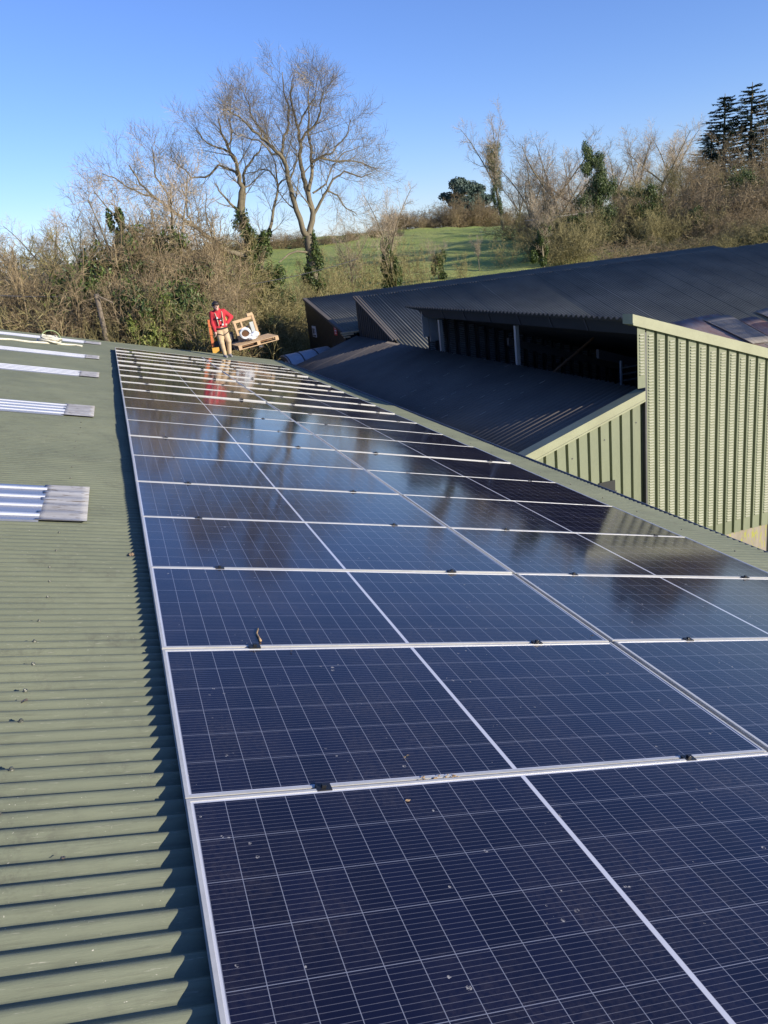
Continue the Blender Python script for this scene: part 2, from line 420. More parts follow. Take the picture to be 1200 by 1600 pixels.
# ------------------------------------------------------------------ the shed we stand on
EV, EU0, EU1, RIDGE = 4.90, -4.0, 23.15, -6.6
CR = -0.078                                     # crest level under the panels
def sag(u):
    return float(np.interp(u, [-4, 1.2, 3.5, 7.5, 23], [.046, .046, .034, .008, .0]))
shed = thing('shed', 'long farm shed with green corrugated roof carrying the solar panels', 'shed', (0, 0, 0))
AMP = 0.0095
sheet('roof', M['green_roof'], roof(RIDGE, EU0, CR - AMP), (0, 1, 0), (CT, 0, -ST), EU1 - EU0, EV - RIDGE, 0.0700, AMP, shed, sheetw=0.98, step=0.003, nper=10, cuts=24, wob=0.003, lift=sag)
top = roof(RIDGE, EU0, CR - AMP)
sheet('roof', M['green_roof'], top, (0, 1, 0), (-CT, 0, -ST), EU1 - EU0, 7.0, 0.28, AMP, shed, nper=6)
b = MB(); e = roof(EV - 0.06, 0, CR - 0.05)
b.span(e.x - 0.12, e.x, EU0, EU1 - .05, -5.6, e.z); b.build('wall', M['wall_green'], shed)
lft = roof(RIDGE, 0, 0); lx = lft.x - 6.6 * CT
b = MB(); b.span(lx - .1, lx, EU0, EU1 - .05, -5.6, e.z - .45); b.build('wall', M['wall_green'], shed)
for yy in (EU0 + .06, EU1 - .16):
    b = MB()
    b.prism([(lx, yy, -5.6), (e.x - .13, yy, -5.6), (e.x - .13, yy, e.z - .03), (lft.x, yy, roof(RIDGE, 0, CR - .08).z), (lx, yy, e.z - .5)], (0, .1, 0))
    b.build('end_wall', M['wall_green'], shed)
# the verge flashing on the far end and the gutter along the eave
b = MB(); p0 = roof(RIDGE, EU1 - .015, CR + .012); p1 = roof(EV, EU1 - .015, CR + .012)
b.prism([p0, p1, p1 + Vector((0, 0.05, 0)), p0 + Vector((0, .05, 0))], (0, 0, -0.12)); b.build('verge_flashing', M['green_roof'], shed)
b = MB(); g0 = roof(EV - .015, 0, CR - .045)
prof = [(0.0, 0.02), (0.0, -.07), (.025, -.10), (.085, -.10), (.115, -.06), (.118, .028), (.112, .028), (.108, -.055), (.08, -.09), (.03, -.09), (.006, -.06), (.006, .02)]
b.prism([(g0.x + x, EU0, g0.z + z) for x, z in prof], (0, EU1 - EU0, 0)); b.build('gutter', M['gutter'], shed)
# rails under the panels
for v in (0.38, 1.70, 2.52, 3.86):
    b = MB(); mt = Matrix.Rotation(TILT, 3, 'Y')
    b.box(roof(v, 9.45, -.0305), (.04, 21.0, .004), mt); b.build('mounting_rail', M['rail'], shed)
# rooflights: clear ribbed sheet with a weathered flat lap at its lower end
for k, (u0, u1, va, vb) in enumerate([(3.93, 4.82, -.585, -.315), (8.37, 9.25, -.65, -.335), (12.76, 13.60, -.62, -.315), (16.50, 17.34, -.62, -.34), (21.25, 22.20, -.75, -.33)]):
    b = MB()
    v0 = RIDGE + .4
    mt = Matrix.Rotation(TILT, 3, 'Y')
    b.box(roof((v0 + va) / 2, (u0 + u1) / 2, CR + .004 + sag(u0)), (va - v0, u1 - u0, .012), mt)
    rl = b.build('rooflight', M['grp'], shed)
    nr = 4; wd = (u1 - u0)
    for i in range(nr):
        uu = u0 + wd * (0.12 + i * 0.255)
        r_ = MB(); q0 = roof(v0, uu, CR + .0105 + sag(u0)); L = va - v0
        pr = [(-.022, 0), (-.014, .011), (.014, .011), (.022, 0)]
        r_.prism([q0 + Vector((0, y, 0)) + NV * z for y, z in pr], Vector((CT, 0, -ST)) * L); r_.build('rib', M['grp_rib'], rl)
    lapo = sheet('lap_sheet', M['lap'], roof(va - .02, u0 - .004, CR + .010 + sag(u0)), (0, 1, 0), (CT, 0, -ST), wd + .008, vb - va + .02, wd / 5.0, .006, rl, nper=10, cuts=6, wob=.003, thick=.003)
# fixing screws with washers along a purlin line
sm = MB(); sm.tube([Vector((0, 0, 0)), Vector((0, 0, .004))], [.009, .008], 10); sm.tube([Vector((0, 0, .004)), Vector((0, 0, .009))], [.005, .0045], 6)
sme = sm.mesh('roof_screw', M['screw'])
for vl, u_list in ((-.46, [.35, .74, 1.01, 1.278, 1.549, 1.763, 1.97, 2.173, 2.40, 2.641, 2.84, 3.041, 3.36, 3.716, 5.2, 5.62, 6.05, 6.4, 6.8, 7.2, 7.6, 8.0]), (4.55, [1.9 + .62 * i for i in range(14)])):
    for u in u_list:
        o = link('roof_screw', sme, shed); uu = round((u - EU0) / .07) * .07 + EU0
        o.location = roof(vl + rng.uniform(-.012, .012), uu, CR + .001 + sag(uu)); o.rotation_euler = (rng.uniform(-.1, .1), TILT, rng.uniform(0, 3))

# ------------------------------------------------------------------ solar panels
NROW = 20
def panel_meshes():
    f = MB(); fw = .0105; th = .028; zt = 0.0
    for (x0, x1, y0, y1) in ((0, PW, 0, fw), (0, PW, PH - fw, PH), (0, fw, fw, PH - fw), (PW - fw, PW, fw, PH - fw)):
        f.span(x0, x1, y0, y1, -th, zt)
    for (x0, x1, y0, y1) in ((.001, .003, .25, .262), (.001, .003, .7, .712)):
        f.span(-.0012, .0, y0, y1, -.022, -.012)
    fr = f.mesh('frame', M['frame'])
    g = MB(); g.add([(fw, fw, -.0025), (PW - fw, fw, -.0025), (PW - fw, PH - fw, -.0025), (fw, PH - fw, -.0025)], [(0, 1, 2, 3)])
    k = len(g.v); g.v += [(x, y, -.009) for x, y, z in g.v]; g.f += [(3 + k, 2 + k, 1 + k, k)] + [(i, i + k, (i + 1) % 4 + k, (i + 1) % 4) for i in range(4)]
    ge = g.mesh('cell_glass', M['cells'])
    c = MB()
    c.box((0, 0, .0035), (.046, .032, .005)); c.box((0, 0, .010), (.013, .013, .009)); c.box((0, 0, -.014), (.046, .012, .030))
    ce = c.mesh('clamp', M['clamp'])
    return fr, ge, ce
FR, GE, CE = panel_meshes()
proto = None
for col in range(2):
    for r in range(NROW):
        side = 'left column, beside the rooflights' if col == 0 else 'right column, along the eave'
        # each row lies a touch differently on the old roof
        dz = rng.uniform(-.004, .004); tw = rng.uniform(-.0035, .0035); tx = rng.uniform(-.003, .003) + (-.009 if r >= 10 else .004)
        n0 = dz + (.0045 if r >= 10 else 0.0)
        p = thing('solar_panel', 'solar panel, %s from the camera in the %s' % (ORD[r] + ' row', side), 'solar panel',
                  roof(col * COLX, r * PITCH + .007, n0), (0, 0, 0), 'solar panels in two columns on the green roof')
        p.rotation_euler = (Matrix.Rotation(TILT + tw, 3, 'Y') @ Matrix.Rotation(tx, 3, 'X')).to_euler()
        link('frame', FR, p); link('cell_glass', GE, p)
        for cx in ((.37, 1.71) if col == 0 else (.43, 1.80)):
            c = link('clamp', CE, p); c.location = (cx + rng.uniform(-.03, .03), -.009, 0)

# dry leaves and litter lying about
lf = MB(); lf.add([(-.5, 0, 0), (-.2, -.28, .06), (.25, -.22, .02), (.5, 0, .10), (.2, .26, .0), (-.22, .22, .08), (0, 0, .05)], [(0, 1, 6), (1, 2, 6), (2, 3, 6), (3, 4, 6), (4, 5, 6), (5, 0, 6)])
nv = len(lf.v); lf.v += [(x, y, z - .03) for x, y, z in lf.v]; lf.f += [tuple(i + nv for i in f[::-1]) for f in lf.f]
lfm = lf.mesh('dry_leaf', M['leaf_dry'])
for (px, py, n, s, lab) in [(635, 1183, .002, .022, 'pale curled leaf on the glass of the second row, nearest its front frame'), (205, 877, CR, .045, 'small orange leaf on the green roof beside the panel edge'),
                            (37, 1115, CR, .035, 'orange scrap of leaf on the corrugated roof near the screws'), (97, 1367, CR, .022, 'pink petal-like leaf on the corrugated roof in the foreground'),
                            (455, 1018, .002, .016, 'tiny leaf on the glass just in front of the second clamped seam'), (637, 1252, .002, .018, 'tiny pale leaf on the front panel just below the seam'),
                            (925, 994, .003, .020, 'brown leaf on the frame seam beside the middle joint')]:
    o = link('dry_leaf', lfm); p = roofpt(px, py, n)
    o.location = p + NV * (.003 + (sag(p.y) if n < -.05 else 0)); o.scale = (s, s, s); o.rotation_euler = (rng.uniform(-.2, .2), TILT, rng.uniform(0, 6)); tag(o, lab, 'leaf', 'dry leaves lying on the roof')
# dried mud crumbs on the first seam
o = None
b = MB()
for k in range(26):
    v = .70 + rng.uniform(0, .13); u = PITCH + rng.uniform(-.012, .016)
    b.ball(roof(v, u, .002), rng.uniform(.002, .005), 6, 4, (1.4, 1, .5))
tag(b.build('mud_crumbs', M['leaf_dry']), kind='stuff')

# twig-like strap lying by the clamp of the third row
b = MB(); pts = [roofpt(403, 982, .004), roofpt(401, 990, .004), roofpt(405, 997, .004), roofpt(407, 1001, .006)]
b.tube([Vector(p) for p in pts], [.004, .004, .0045, .006], 6); tag(b.build('dry_twig', M['leaf_dry'], smooth=True), 'short pale twig stuck against a clamp on the third row', 'twig')

# white rope and its coil on the farthest rooflight
b = MB()
rp = [(-60, 524), (0, 529.5), (20, 530.5), (45, 534), (68, 535.5), (92, 537.2), (105, 538.5), (118, 539), (128, 540.8)]
b.tube([roofpt(x, y, CR + .02) for x, y in rp], [.026] * len(rp), 6)
cc = roofpt(79, 535, CR + .03); F = Vector((CT, 0, -ST))
for k in range(7):
    rr = .27 - .018 * k; off = Vector((rng.uniform(-.05, .05), rng.uniform(-.05, .05), 0))
    b.tube([cc + off + F * (math.cos(a) * rr * 1.0) + Vector((0, 1, 0)) * (math.sin(a) * rr * .8) + NV * (.02 + .022 * k + .02 * math.sin(3 * a + k)) for a in [2 * math.pi * i / 18 for i in range(19)]], [.018] * 19, 5)
rope = thing('rope', 'white rope with a tangled coil lying across the farthest rooflight', 'rope')
b.build('line', M['rope'], rope, smooth=True)
b = MB(); b.tube([cc + F * (.22 * math.cos(a)) + NV * (.08 + .20 * math.sin(a)) + Vector((0, .04, 0)) for a in [math.pi * i / 12 for i in range(13)]], [.012] * 13, 5)
b.build('sling', M['rope_green'], rope, smooth=True)

# ------------------------------------------------------------------ the open barn beside us (louvred green gable)
Y0 = 9.6; LX0, LX1 = 5.02, 7.98; LM = 0.30245
def lt_z(x): return -2.0097 + LM * (x - 5.0)
UX, UZ, UM = 7.682, 0.051, 0.338
def up_z(x): return UZ - UM * (x - UX)
LY1 = 25.85
barn = thing('open_barn', 'green louvred barn with an open clerestory above its dark corrugated lean-to roof', 'barn')
la = math.atan(LM); LF = Vector((math.cos(la), 0, math.sin(la)))
def lt(x, y, h=0): return Vector((x, y, lt_z(x))) + Vector((-math.sin(la), 0, math.cos(la))) * h
sheet('lean_to_roof', M['brown_roof'], lt(LX0, Y0 + .02, -.02), (0, 1, 0), LF, LY1 - Y0, (LX1 - LX0) / math.cos(la), 0.146, .022, barn, sheetw=1.02, step=.006, nper=8, cuts=2, thick=.006)
# white drips along the sheet laps
for yy, x0, x1 in ((13.2, 5.3, 7.6), (14.3, 5.6, 7.9), (15.9, 5.9, 7.6), (17.3, 6.6, 7.9), (12.3, 6.2, 7.7)):
    x = x0
    while x < x1:
        l_ = rng.uniform(.06, .16); b = MB(); b.prism([lt(x, yy, .016), lt(x + l_, yy, .016), lt(x + l_, yy + .012, .016), lt(x, yy + .012, .016)], (0, 0, .004)); b.build('lap_edge', M['clear_sheet'], barn); x += l_ + rng.uniform(.08, .40)
def ribwall(name, mat, x0, x1, ztop, zbot, Y, pitch, groove, depth, parent, louvre=None, edge=.006):
    """box-profile cladding facing -y: flat pans with deep grooves between; louvre adds pressed hoods"""
    prof = []; x = x0
    while x < x1 - 1e-6:
        xe = min(x + pitch - groove, x1)
        prof += [(x, Y), (xe, Y)]
        if x + pitch < x1: prof += [(xe + edge, Y + depth), (x + pitch - edge, Y + depth)]
        x += pitch
    b = MB()
    for (px_, py_) in prof: b.v += [(px_, py_, zbot(px_)), (px_, py_, ztop(px_))]
    for i in range(len(prof) - 1): b.f.append((2 * i, 2 * i + 2, 2 * i + 3, 2 * i + 1))
    o = b.build(name, mat, parent)
    if louvre:
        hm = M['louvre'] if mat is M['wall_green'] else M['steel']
        lw, lp, top_gap, bot_gap = louvre
        x = x0; h = MB()
        while x + pitch - groove < x1 + .02:
            xc = x + (pitch - groove) * .55
            z = zbot(xc) + bot_gap
            while z < ztop(xc) - top_gap:
                a, c_ = xc - lw / 2, xc + lw / 2
                h.add([(a, Y - .001, z + lp * .62), (c_, Y - .001, z + lp * .62), (c_, Y - .021, z + .012), (a, Y - .021, z + .012), (a, Y - .001, z), (c_, Y - .001, z)],
                      [(0, 3, 2, 1), (3, 4, 5, 2), (0, 4, 3), (1, 2, 5)])
                z += lp
            x += pitch
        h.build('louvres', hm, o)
    return o
ribwall('gable_wall', M['wall_green'], LX0 + .02, 7.865, lambda x: lt_z(x) - .10, lambda x: -5.6, Y0 + .04, .2005, .052, .055, barn)
ribwall('louvred_wall', M['wall_green'], 7.875, 15.2, lambda x: up_z(x) - .12, lambda x: -3.94, Y0 - .02, .200, .056, .06, barn, louvre=(.086, .0475, .10, .24))
ribwall('louvred_strip', M['wall_green'], 7.700, 7.862, lambda x: up_z(x) - .12, lambda x: -1.06, Y0 - .03, .20, .056, .05, barn, louvre=(.072, .0475, .10, .20))
b = MB(); b.span(7.845, 7.872, Y0 - .022, Y0 + .10, -5.2, -.2); b.build('corner_flashing', M['steel_dull'], barn)
sc = MB(); sc.tube([Vector((0, 0, 0)), Vector((0, -.006, 0))], [.013, .012], 8)
scm = sc.mesh('cladding_screw', M['steel_dull'])
for (x, z) in ((5.32, -2.35), (5.92, -2.20), (6.53, -2.0), (7.13, -1.8), (7.73, -1.62), (6.12, -2.7), (6.72, -2.7), (7.33, -2.7), (7.53, -3.1)):
    o = link('cladding_screw', scm, barn); o.location = (x - .02, Y0 + .04, z)
# verge trims
def trim(x0, x1, zf, y, wd, dep, name):
    b = MB(); zz0, zz1 = zf(x0), zf(x1)
    b.prism([(x0, y, zz0 - wd), (x1, y, zz1 - wd), (x1, y, zz1), (x0, y, zz0)], (0, dep, 0))
    b.prism([(x0, y - .012, zz0 - wd - .012), (x1, y - .012, zz1 - wd - .012), (x1, y - .012, zz1 - wd + .018), (x0, y - .012, zz0 - wd + .018)], (0, .010, 0))
    return b.build(name, M['trim'], barn)
trim(LX0, 7.842, lambda x: lt_z(x) + .035, Y0 - .03, .155, .24, 'verge_trim')
trim(7.60, 15.3, lambda x: up_z(x) + .035, Y0 - .06, .155, .26, 'verge_trim')
# base wall under the louvres
b = MB(); b.span(7.90, 15.2, Y0 + .05, Y0 + .25, -6.0, -3.90); b.build('base_wall', M['concrete'], barn)
b = MB(); b.span(10.52, 10.62, Y0 + .0, Y0 + .045, -6.0, -3.96); b.build('pilaster', M['concrete'], barn)
b = MB(); b.span(11.9, 12.0, Y0 + .0, Y0 + .045, -6.0, -3.96); b.build('pilaster', M['concrete'], barn)
# upper roof falling to the right, its high edge open on our side
sheet('upper_roof', M['dark_roof'], (UX - .03, Y0 + .18, UZ - .02), (0, 1, 0), (1, 0, -UM), 19.75 - Y0 - .18, 8.1, .16, .022, barn, nper=8, cuts=2, thick=.006)
b = MB(); b.prism([(UX + .12, Y0 + .2, UZ - .06), (UX + .15, Y0 + .2, UZ - .06), (UX + .24, Y0 + .2, UZ - .30), (UX + .21, Y0 + .2, UZ - .30)], (0, 19.2 - Y0 - .2, 0)); fb = b.build('fascia_board', M['dark_board'], barn)
for yy in (11.2, 12.4, 13.65, 15.0, 16.3, 17.6):
    b = MB(); b.prism([(UX + .115, yy, UZ - .06), (UX + .205, yy, UZ - .30), (UX + .205, yy + .035, UZ - .30), (UX + .115, yy + .035, UZ - .06)], (-.012, 0, 0)); b.build('batten', M['steel_dull'], barn)
# far end of the opening: pale sheets, a post and the louvred rear wall
YR = 19.5
b = MB(); b.span(7.84, 8.02, YR - .45, YR - .41, -.78, -.06); b.span(8.03, 8.30, YR - .45, YR - .41, -.92, -.10); b.build('jamb_sheet', M['steel'], barn)
for (px_, py_, yy, wd, zt) in ((805, 0, 14.15, .08, -.30), (686, 0, 18.3, .09, -.32)):
    b = MB(); b.span(7.99, 7.99 + wd, yy - wd / 2, yy + wd / 2, -4.5, zt); b.build('post', M['steel'], barn)
ribwall('rear_wall', M['steel_dull'], 8.13, 15.0, lambda x: up_z(x) - .035, lambda x: -5.4, YR, .30, .06, .05, barn, louvre=(.15, .05, .1, 1.2))  # dark tone painted in for the bay's gloom, paler louvres for light
for x, z0_, y_ in ((9.2, -1.45, 12.9), (11.0, -1.2, 14.5), (9.0, -.95, 16.4), (12.5, -1.9, 12.0)):
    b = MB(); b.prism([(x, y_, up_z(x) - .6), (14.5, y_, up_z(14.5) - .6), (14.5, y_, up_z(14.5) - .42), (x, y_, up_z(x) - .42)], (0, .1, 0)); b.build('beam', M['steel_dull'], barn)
for (p, q) in (((8.3, 13.4, -1.35), (9.6, 13.7, -.75)), ((9.4, 11.5, -1.6), (9.9, 12.4, -.7))):
    b = MB(); b.tube([Vector(p), Vector(q)], [.028, .028], 6); b.build('brace', M['wood_dark'], barn)
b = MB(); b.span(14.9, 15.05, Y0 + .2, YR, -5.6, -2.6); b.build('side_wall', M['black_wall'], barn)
b = MB(); b.span(LX0 + .02, LX0 + .14, Y0 + .1, LY1, -5.6, -2.06); b.build('side_wall', M['black_wall'], barn)
b = MB(); b.span(LX0 + .15, 7.95, LY1 - .1, LY1 - .02, -5.6, -2.1); b.build('end_wall', M['black_wall'], barn)
# gates, rails and a bright gap inside
for (x0, z0_, y_, n) in ((9.35, -1.62, 11.4, 3), (9.5, -1.55, 12.6, 3)):
    b = MB()
    for k in range(n): b.span(x0, x0 + .8, y_, y_ + .03, z0_ + k * .13, z0_ + k * .13 + .028)
    b.span(x0, x0 + .03, y_ - .01, y_ + .04, z0_ - .2, z0_ + .42); b.span(x0 + .77, x0 + .8, y_ - .01, y_ + .04, z0_ - .2, z0_ + .42); b.build('gate_rail', M['steel'], barn)
for (x0, x1, y_, z0_, z1_) in ((9.55, 9.80, 11.1, -1.9, -.95), (10.3, 10.42, 11.5, -1.9, -.95)):
    b = MB(); b.span(x0, x1, y_, y_ + .04, z0_, z1_); b.build('inner_panel', M['steel_dull'], barn)
# downpipe hole in the gable
b = MB(); b.span(6.98, 7.28, Y0 + .02, Y0 + .034, -2.85, -2.50); b.build('vent_hole', M['black_wall'], barn)

# ------------------------------------------------------------------ the big dark corrugated barn behind it
BX, BM = 8.15, 0.3438
def b_z(y): return -1.014 + BM * (y - 22.588)
BY1 = 26.05; ba = math.atan(BM)
big = thing('corrugated_barn', 'large barn with a dark grey corrugated roof sloping towards the camera', 'barn')
def cutB(a):
    x = BX + a; ys = 19.62 if x < 14.9 else 15.8
    return (0.0, (BY1 - ys) / math.cos(ba))
sheet('roof', M['grey_roof'], (BX, BY1, b_z(BY1)), (1, 0, 0), (0, -math.cos(ba), -math.sin(ba)), 30, 8, .1085, .030, big, sheetw=.78, step=.018, nper=8, cuts=2, cut_fn=cutB, thick=.007)
b = MB(); b.prism([(BX - .07, BY1 + .03, b_z(BY1) + .03), (BX + .16, BY1 + .03, b_z(BY1) + .035), (BX + .16, 22.35, b_z(22.35) + .035), (BX - .07, 22.35, b_z(22.35) + .03)], (0, 0, -.05)); b.build('verge_flashing', M['brown_roof'], big)
b = MB(); b.span(BX - .02, BX + 30, BY1 - .06, BY1 + .10, b_z(BY1) - .10, b_z(BY1) - .005); b.build('ridge_flashing', M['dark_board'], big)
def ribwall_x(name, mat, y0, y1, ztop, zbot, X, pitch, groove, depth, parent):
    b = MB(); y = y0; prof = []
    while y < y1 - 1e-6:
        ye = min(y + pitch - groove, y1); prof += [(X, y), (X, ye)]
        if y + pitch < y1: prof += [(X + depth, ye + .01), (X + depth, y + pitch - .01)]
        y += pitch
    for (x_, y_) in prof: b.v += [(x_, y_, zbot), (x_, y_, ztop(y_))]
    for i in range(len(prof) - 1): b.f.append((2 * i, 2 * i + 1, 2 * i + 3, 2 * i + 2))
    return b.build(name, mat, parent)
ribwall_x('verge_wall', M['dark_board'], 18.1, BY1, lambda y: b_z(y) - .03, -5.2, BX, .22, .07, .05, big)
b = MB(); b.span(BX, BX + 30, BY1 - .1, BY1 - .02, -5.2, b_z(BY1) - .07); b.build('back_wall', M['black_wall'], big)
b = MB(); b.span(14.9, 38.1, 15.9, 16.0, -5.5, b_z(15.9) - .06); b.build('front_wall', M['black_wall'], big)
# loose sheets lying on that roof, right of the green gable
def onB(px, py, h=.0):
    nB = Vector((0, -BM, 1)); d = ray(px, py); t = (b_z(0) + h - nB.dot(CAM)) / nB.dot(d); return CAM + d * t
def loose(name, pxs, mat, h, label, cat, pitch=.09):
    q = [onB(*p, h) for p in pxs]; n = 28; mm = 6; b = MB()
    for i in range(n * 4 + 1):
        s = i / (n * 4)
        for k in range(mm + 1):
            t = k / mm
            p = q[0].lerp(q[1], s).lerp(q[3].lerp(q[2], s), t)
            b.v.append(tuple(p + Vector((0, 0, .018 * math.cos(2 * math.pi * s * n) + .03 * math.sin(3 * s + 2 * t)))))
    for i in range(n * 4):
        for k in range(mm):
            a = i * (mm + 1) + k; b.f.append((a, a + 1, a + mm + 2, a + mm + 1))
    o = b.build(name, mat, smooth=True)
    md = o.modifiers.new('thickness', 'SOLIDIFY'); md.thickness = .008
    return tag(o, label, cat, 'loose sheets on the dark barn roof')
loose('roof_sheet', [(1040, 507), (1120, 491), (1280, 560), (1230, 590)], M['red_sheet'], .03, 'rusty red sheet patch lying lowest, just above the green gable trim', 'roof sheet')
loose('roof_sheet', [(1097, 499), (1140, 493), (1210, 530), (1176, 538)], M['clear_sheet'], .11, 'pale weathered clear sheet lying askew on the dark barn roof', 'roof sheet')
loose('roof_sheet', [(1155, 500), (1180, 496), (1300, 545), (1260, 560)], M['red_sheet'], .05, 'reddish sheet partly under the askew clear sheet', 'roof sheet')
loose('roof_sheet', [(1180, 487), (1225, 478), (1300, 510), (1255, 520)], M['clear_sheet'], .10, 'second pale clear sheet at the picture edge, higher up the roof', 'roof sheet')

# ------------------------------------------------------------------ black shed at the far end of the yard
CX0, CY0, CY1 = 7.75, 26.4, 32.1
CZ0, CZ1 = -1.06, 0.10; CM = (CZ1 - CZ0) / (CY1 - CY0)
def c_z(y): return CZ0 + CM * (y - CY0)
blk = thing('black_shed', 'black clad shed with two signs and a grey corrugated roof', 'shed')
ca = math.atan(CM)
sheet('roof', M['grey_roof'], (CX0 - .03, CY1, c_z(CY1) + .02), (1, 0, 0), (0, -math.cos(ca), -math.sin(ca)), 20.8, (CY1 - CY0 + .12) / math.cos(ca), .1085, .018, blk, sheetw=1.0, step=.010, nper=8, thick=.007)
ribwall_x('gable_wall', M['black_wall'], CY0, CY1, lambda y: c_z(y) - .02, -5.2, CX0, .20, .03, .02, blk)
b = MB(); b.prism([(CX0 - .06, CY0 - .12, c_z(CY0 - .12) + .045), (CX0 + .10, CY0 - .12, c_z(CY0 - .12) + .045), (CX0 + .10, CY1, c_z(CY1) + .045), (CX0 - .06, CY1, c_z(CY1) + .045)], (0, 0, -.09)); b.build('verge_flashing', M['brown_roof'], blk)
b = MB(); b.span(CX0 + .02, 28.4, CY1 - .02, CY1 + .08, -5.0, c_z(CY1) - .03); b.build('back_wall', M['black_wall'], blk)
b = MB(); b.span(CX0 + .03, 28.4, CY0, CY0 + .08, -5.0, c_z(CY0) - .03); b.build('front_wall', M['black_wall'], blk)
b = MB(); b.span(28.4, 28.5, CY0, CY1, -5.0, c_z(CY0) - .1); b.build('end_wall', M['black_wall'], blk)
# signs
def sign(name, y, z, wy, hz, mat, label):
    t = thing(name, label, 'sign', (CX0 - .012, y, z))
    b = MB(); b.box((0, 0, 0), (.012, wy, hz)); b.build('board', mat, t); return t
s1 = sign('wall_sign', 31.0, -1.18, .62, .44, M['sign_white'], 'white notice board with a dark panel on the black shed wall')
b = MB(); b.box((-.008, .12, .02), (.004, .22, .22)); b.box((-.008, -.12, .10), (.004, .18, .035)); b.box((-.008, -.12, .03), (.004, .18, .03)); b.box((-.008, -.12, -.04), (.004, .16, .03)); b.box((-.008, 0, -.16), (.004, .5, .07)); b.build('lettering', M['sign_ink'], s1)
s2 = sign('wall_sign', 27.65, -.98, .40, .36, M['sign_red'], 'small red notice on the black shed wall')
b = MB(); b.box((-.008, 0, .09), (.004, .10, .08)); b.box((-.008, 0, -.01), (.004, .26, .05)); b.box((-.008, 0, -.10), (.004, .18, .035)); b.build('lettering', M['sign_white'], s2)
# timber lengths lying on the lean-to at the black shed's eave
for k, (a, c_, lab) in enumerate([((533, 522.5), (564, 518.5), 'long pale plank lying along the eave of the black shed'), ((535, 525.5), (553, 523), 'short plank under the long one at the black shed eave'), ((538, 528.5), (548, 527.5), 'shortest timber offcut lying beneath the two planks')]):
    p, q = at(*a, 26.15 - k * .06), at(*c_, 26.15 - k * .06); d = (q - p); d.normalize(); b = MB()
    sd = Vector((-d.y, d.x, 0)).normalized() * .10
    b.prism([p, q, q + sd, p + sd], (0, 0, .05)); o = bevel(b.build('plank', M['wood']), .006, 1); tag(o, lab, 'plank', 'timber at the black shed eave')
    o.location.z += .0

# ------------------------------------------------------------------ galvanised tank beyond the eave
tk = thing('water_tank', 'horizontal galvanised water tank lying beside the black shed', 'tank', (0, 0, 0))
a0 = Vector((5.72, 28.1, -2.16)); a1 = Vector((7.6, 28.75, -2.12)); ax = (a1 - a0).normalized()
b = MB(); b.tube([a0, a0 + ax * .02, a1], [.50, .52, .52], 28); b.build('shell', M['steel'], tk, smooth=False)
for s in (.02, .62, 1.3):
    b = MB(); b.tube([a0 + ax * s, a0 + ax * (s + .05)], [.535, .535], 28); b.build('band', M['steel_dull'], tk)
b = MB(); b.tube([a0 - ax * .05, a0 - ax * .005], [.40, .49], 24); b.build('end_cap', M['steel_dull'], tk)
for s in (.3, 1.4):
    p = a0 + ax * s; b = MB(); b.box((p.x, p.y, -3.5), (.12, .8, 2.0)); b.build('leg', M['steel_dull'], tk)

# ------------------------------------------------------------------ pole and wires
def pole(px, ybase, Y, ptop, r, label, zb=None):
    p1 = at(*ptop, Y); zb = ground_z(p1.x, Y) - .1 if zb is None else zb
    t = thing('utility_pole', label, 'pole', (p1.x, Y, zb))
    b = MB(); h = p1.z - zb; b.tube([Vector((0, 0, 0)), Vector((.01, 0, h * .5)), Vector((.0, 0, h))], [r * 1.15, r, r * .85], 12); b.build('post', M['pole_wood'], t, smooth=True)
    return t, p1
t, ptop = pole(160, 530, 27.0, (150.5, 459), .088, 'weathered grey wooden pole leaning above the hedge behind the roof')
b = MB(); b.box((0, 0, ptop.z - t.location.z - .10), (.10, .30, .09)); b.build('cap', M['pole_wood'], t)
b = MB(); b.tube([Vector((0, -.1, ptop.z - t.location.z - .05)), Vector((.2, -.2, ptop.z - t.location.z - .18)), Vector((.45, -.25, ptop.z - t.location.z - .34))], [.035, .03, .025], 6); b.build('strut', M['pole_wood'], t)
t2, p2 = pole(1147, 318, 70, (1147, 285), .12, 'distant slender pole carrying a wire above the right hand hedge')
def wire(a, c_, sag, r, mat, label):
    pts = []
    for i in range(25):
        s = i / 24; p = a.lerp(c_, s); p.z -= sag * 4 * s * (1 - s); pts.append(p)
    b = MB(); b.tube(pts, [r] * 25, 5); tag(b.build('overhead_wire', mat, smooth=True), label, 'wire')
wire(at(-200, 450, 26.5), at(560, 404, 40), .9, .016, M['wire'], 'dark wire sagging across the hedge behind the left roof')
wire(at(820, 345, 62), p2 + Vector((0, 0, -.1)), .3, .028, M['wire_pale'], 'pale wire rising to the distant pole over the hedge')
wire(p2 + Vector((0, 0, -.1)), at(1260, 272, 68), .15, .028, M['wire_pale'], 'pale wire running right from the distant pole')

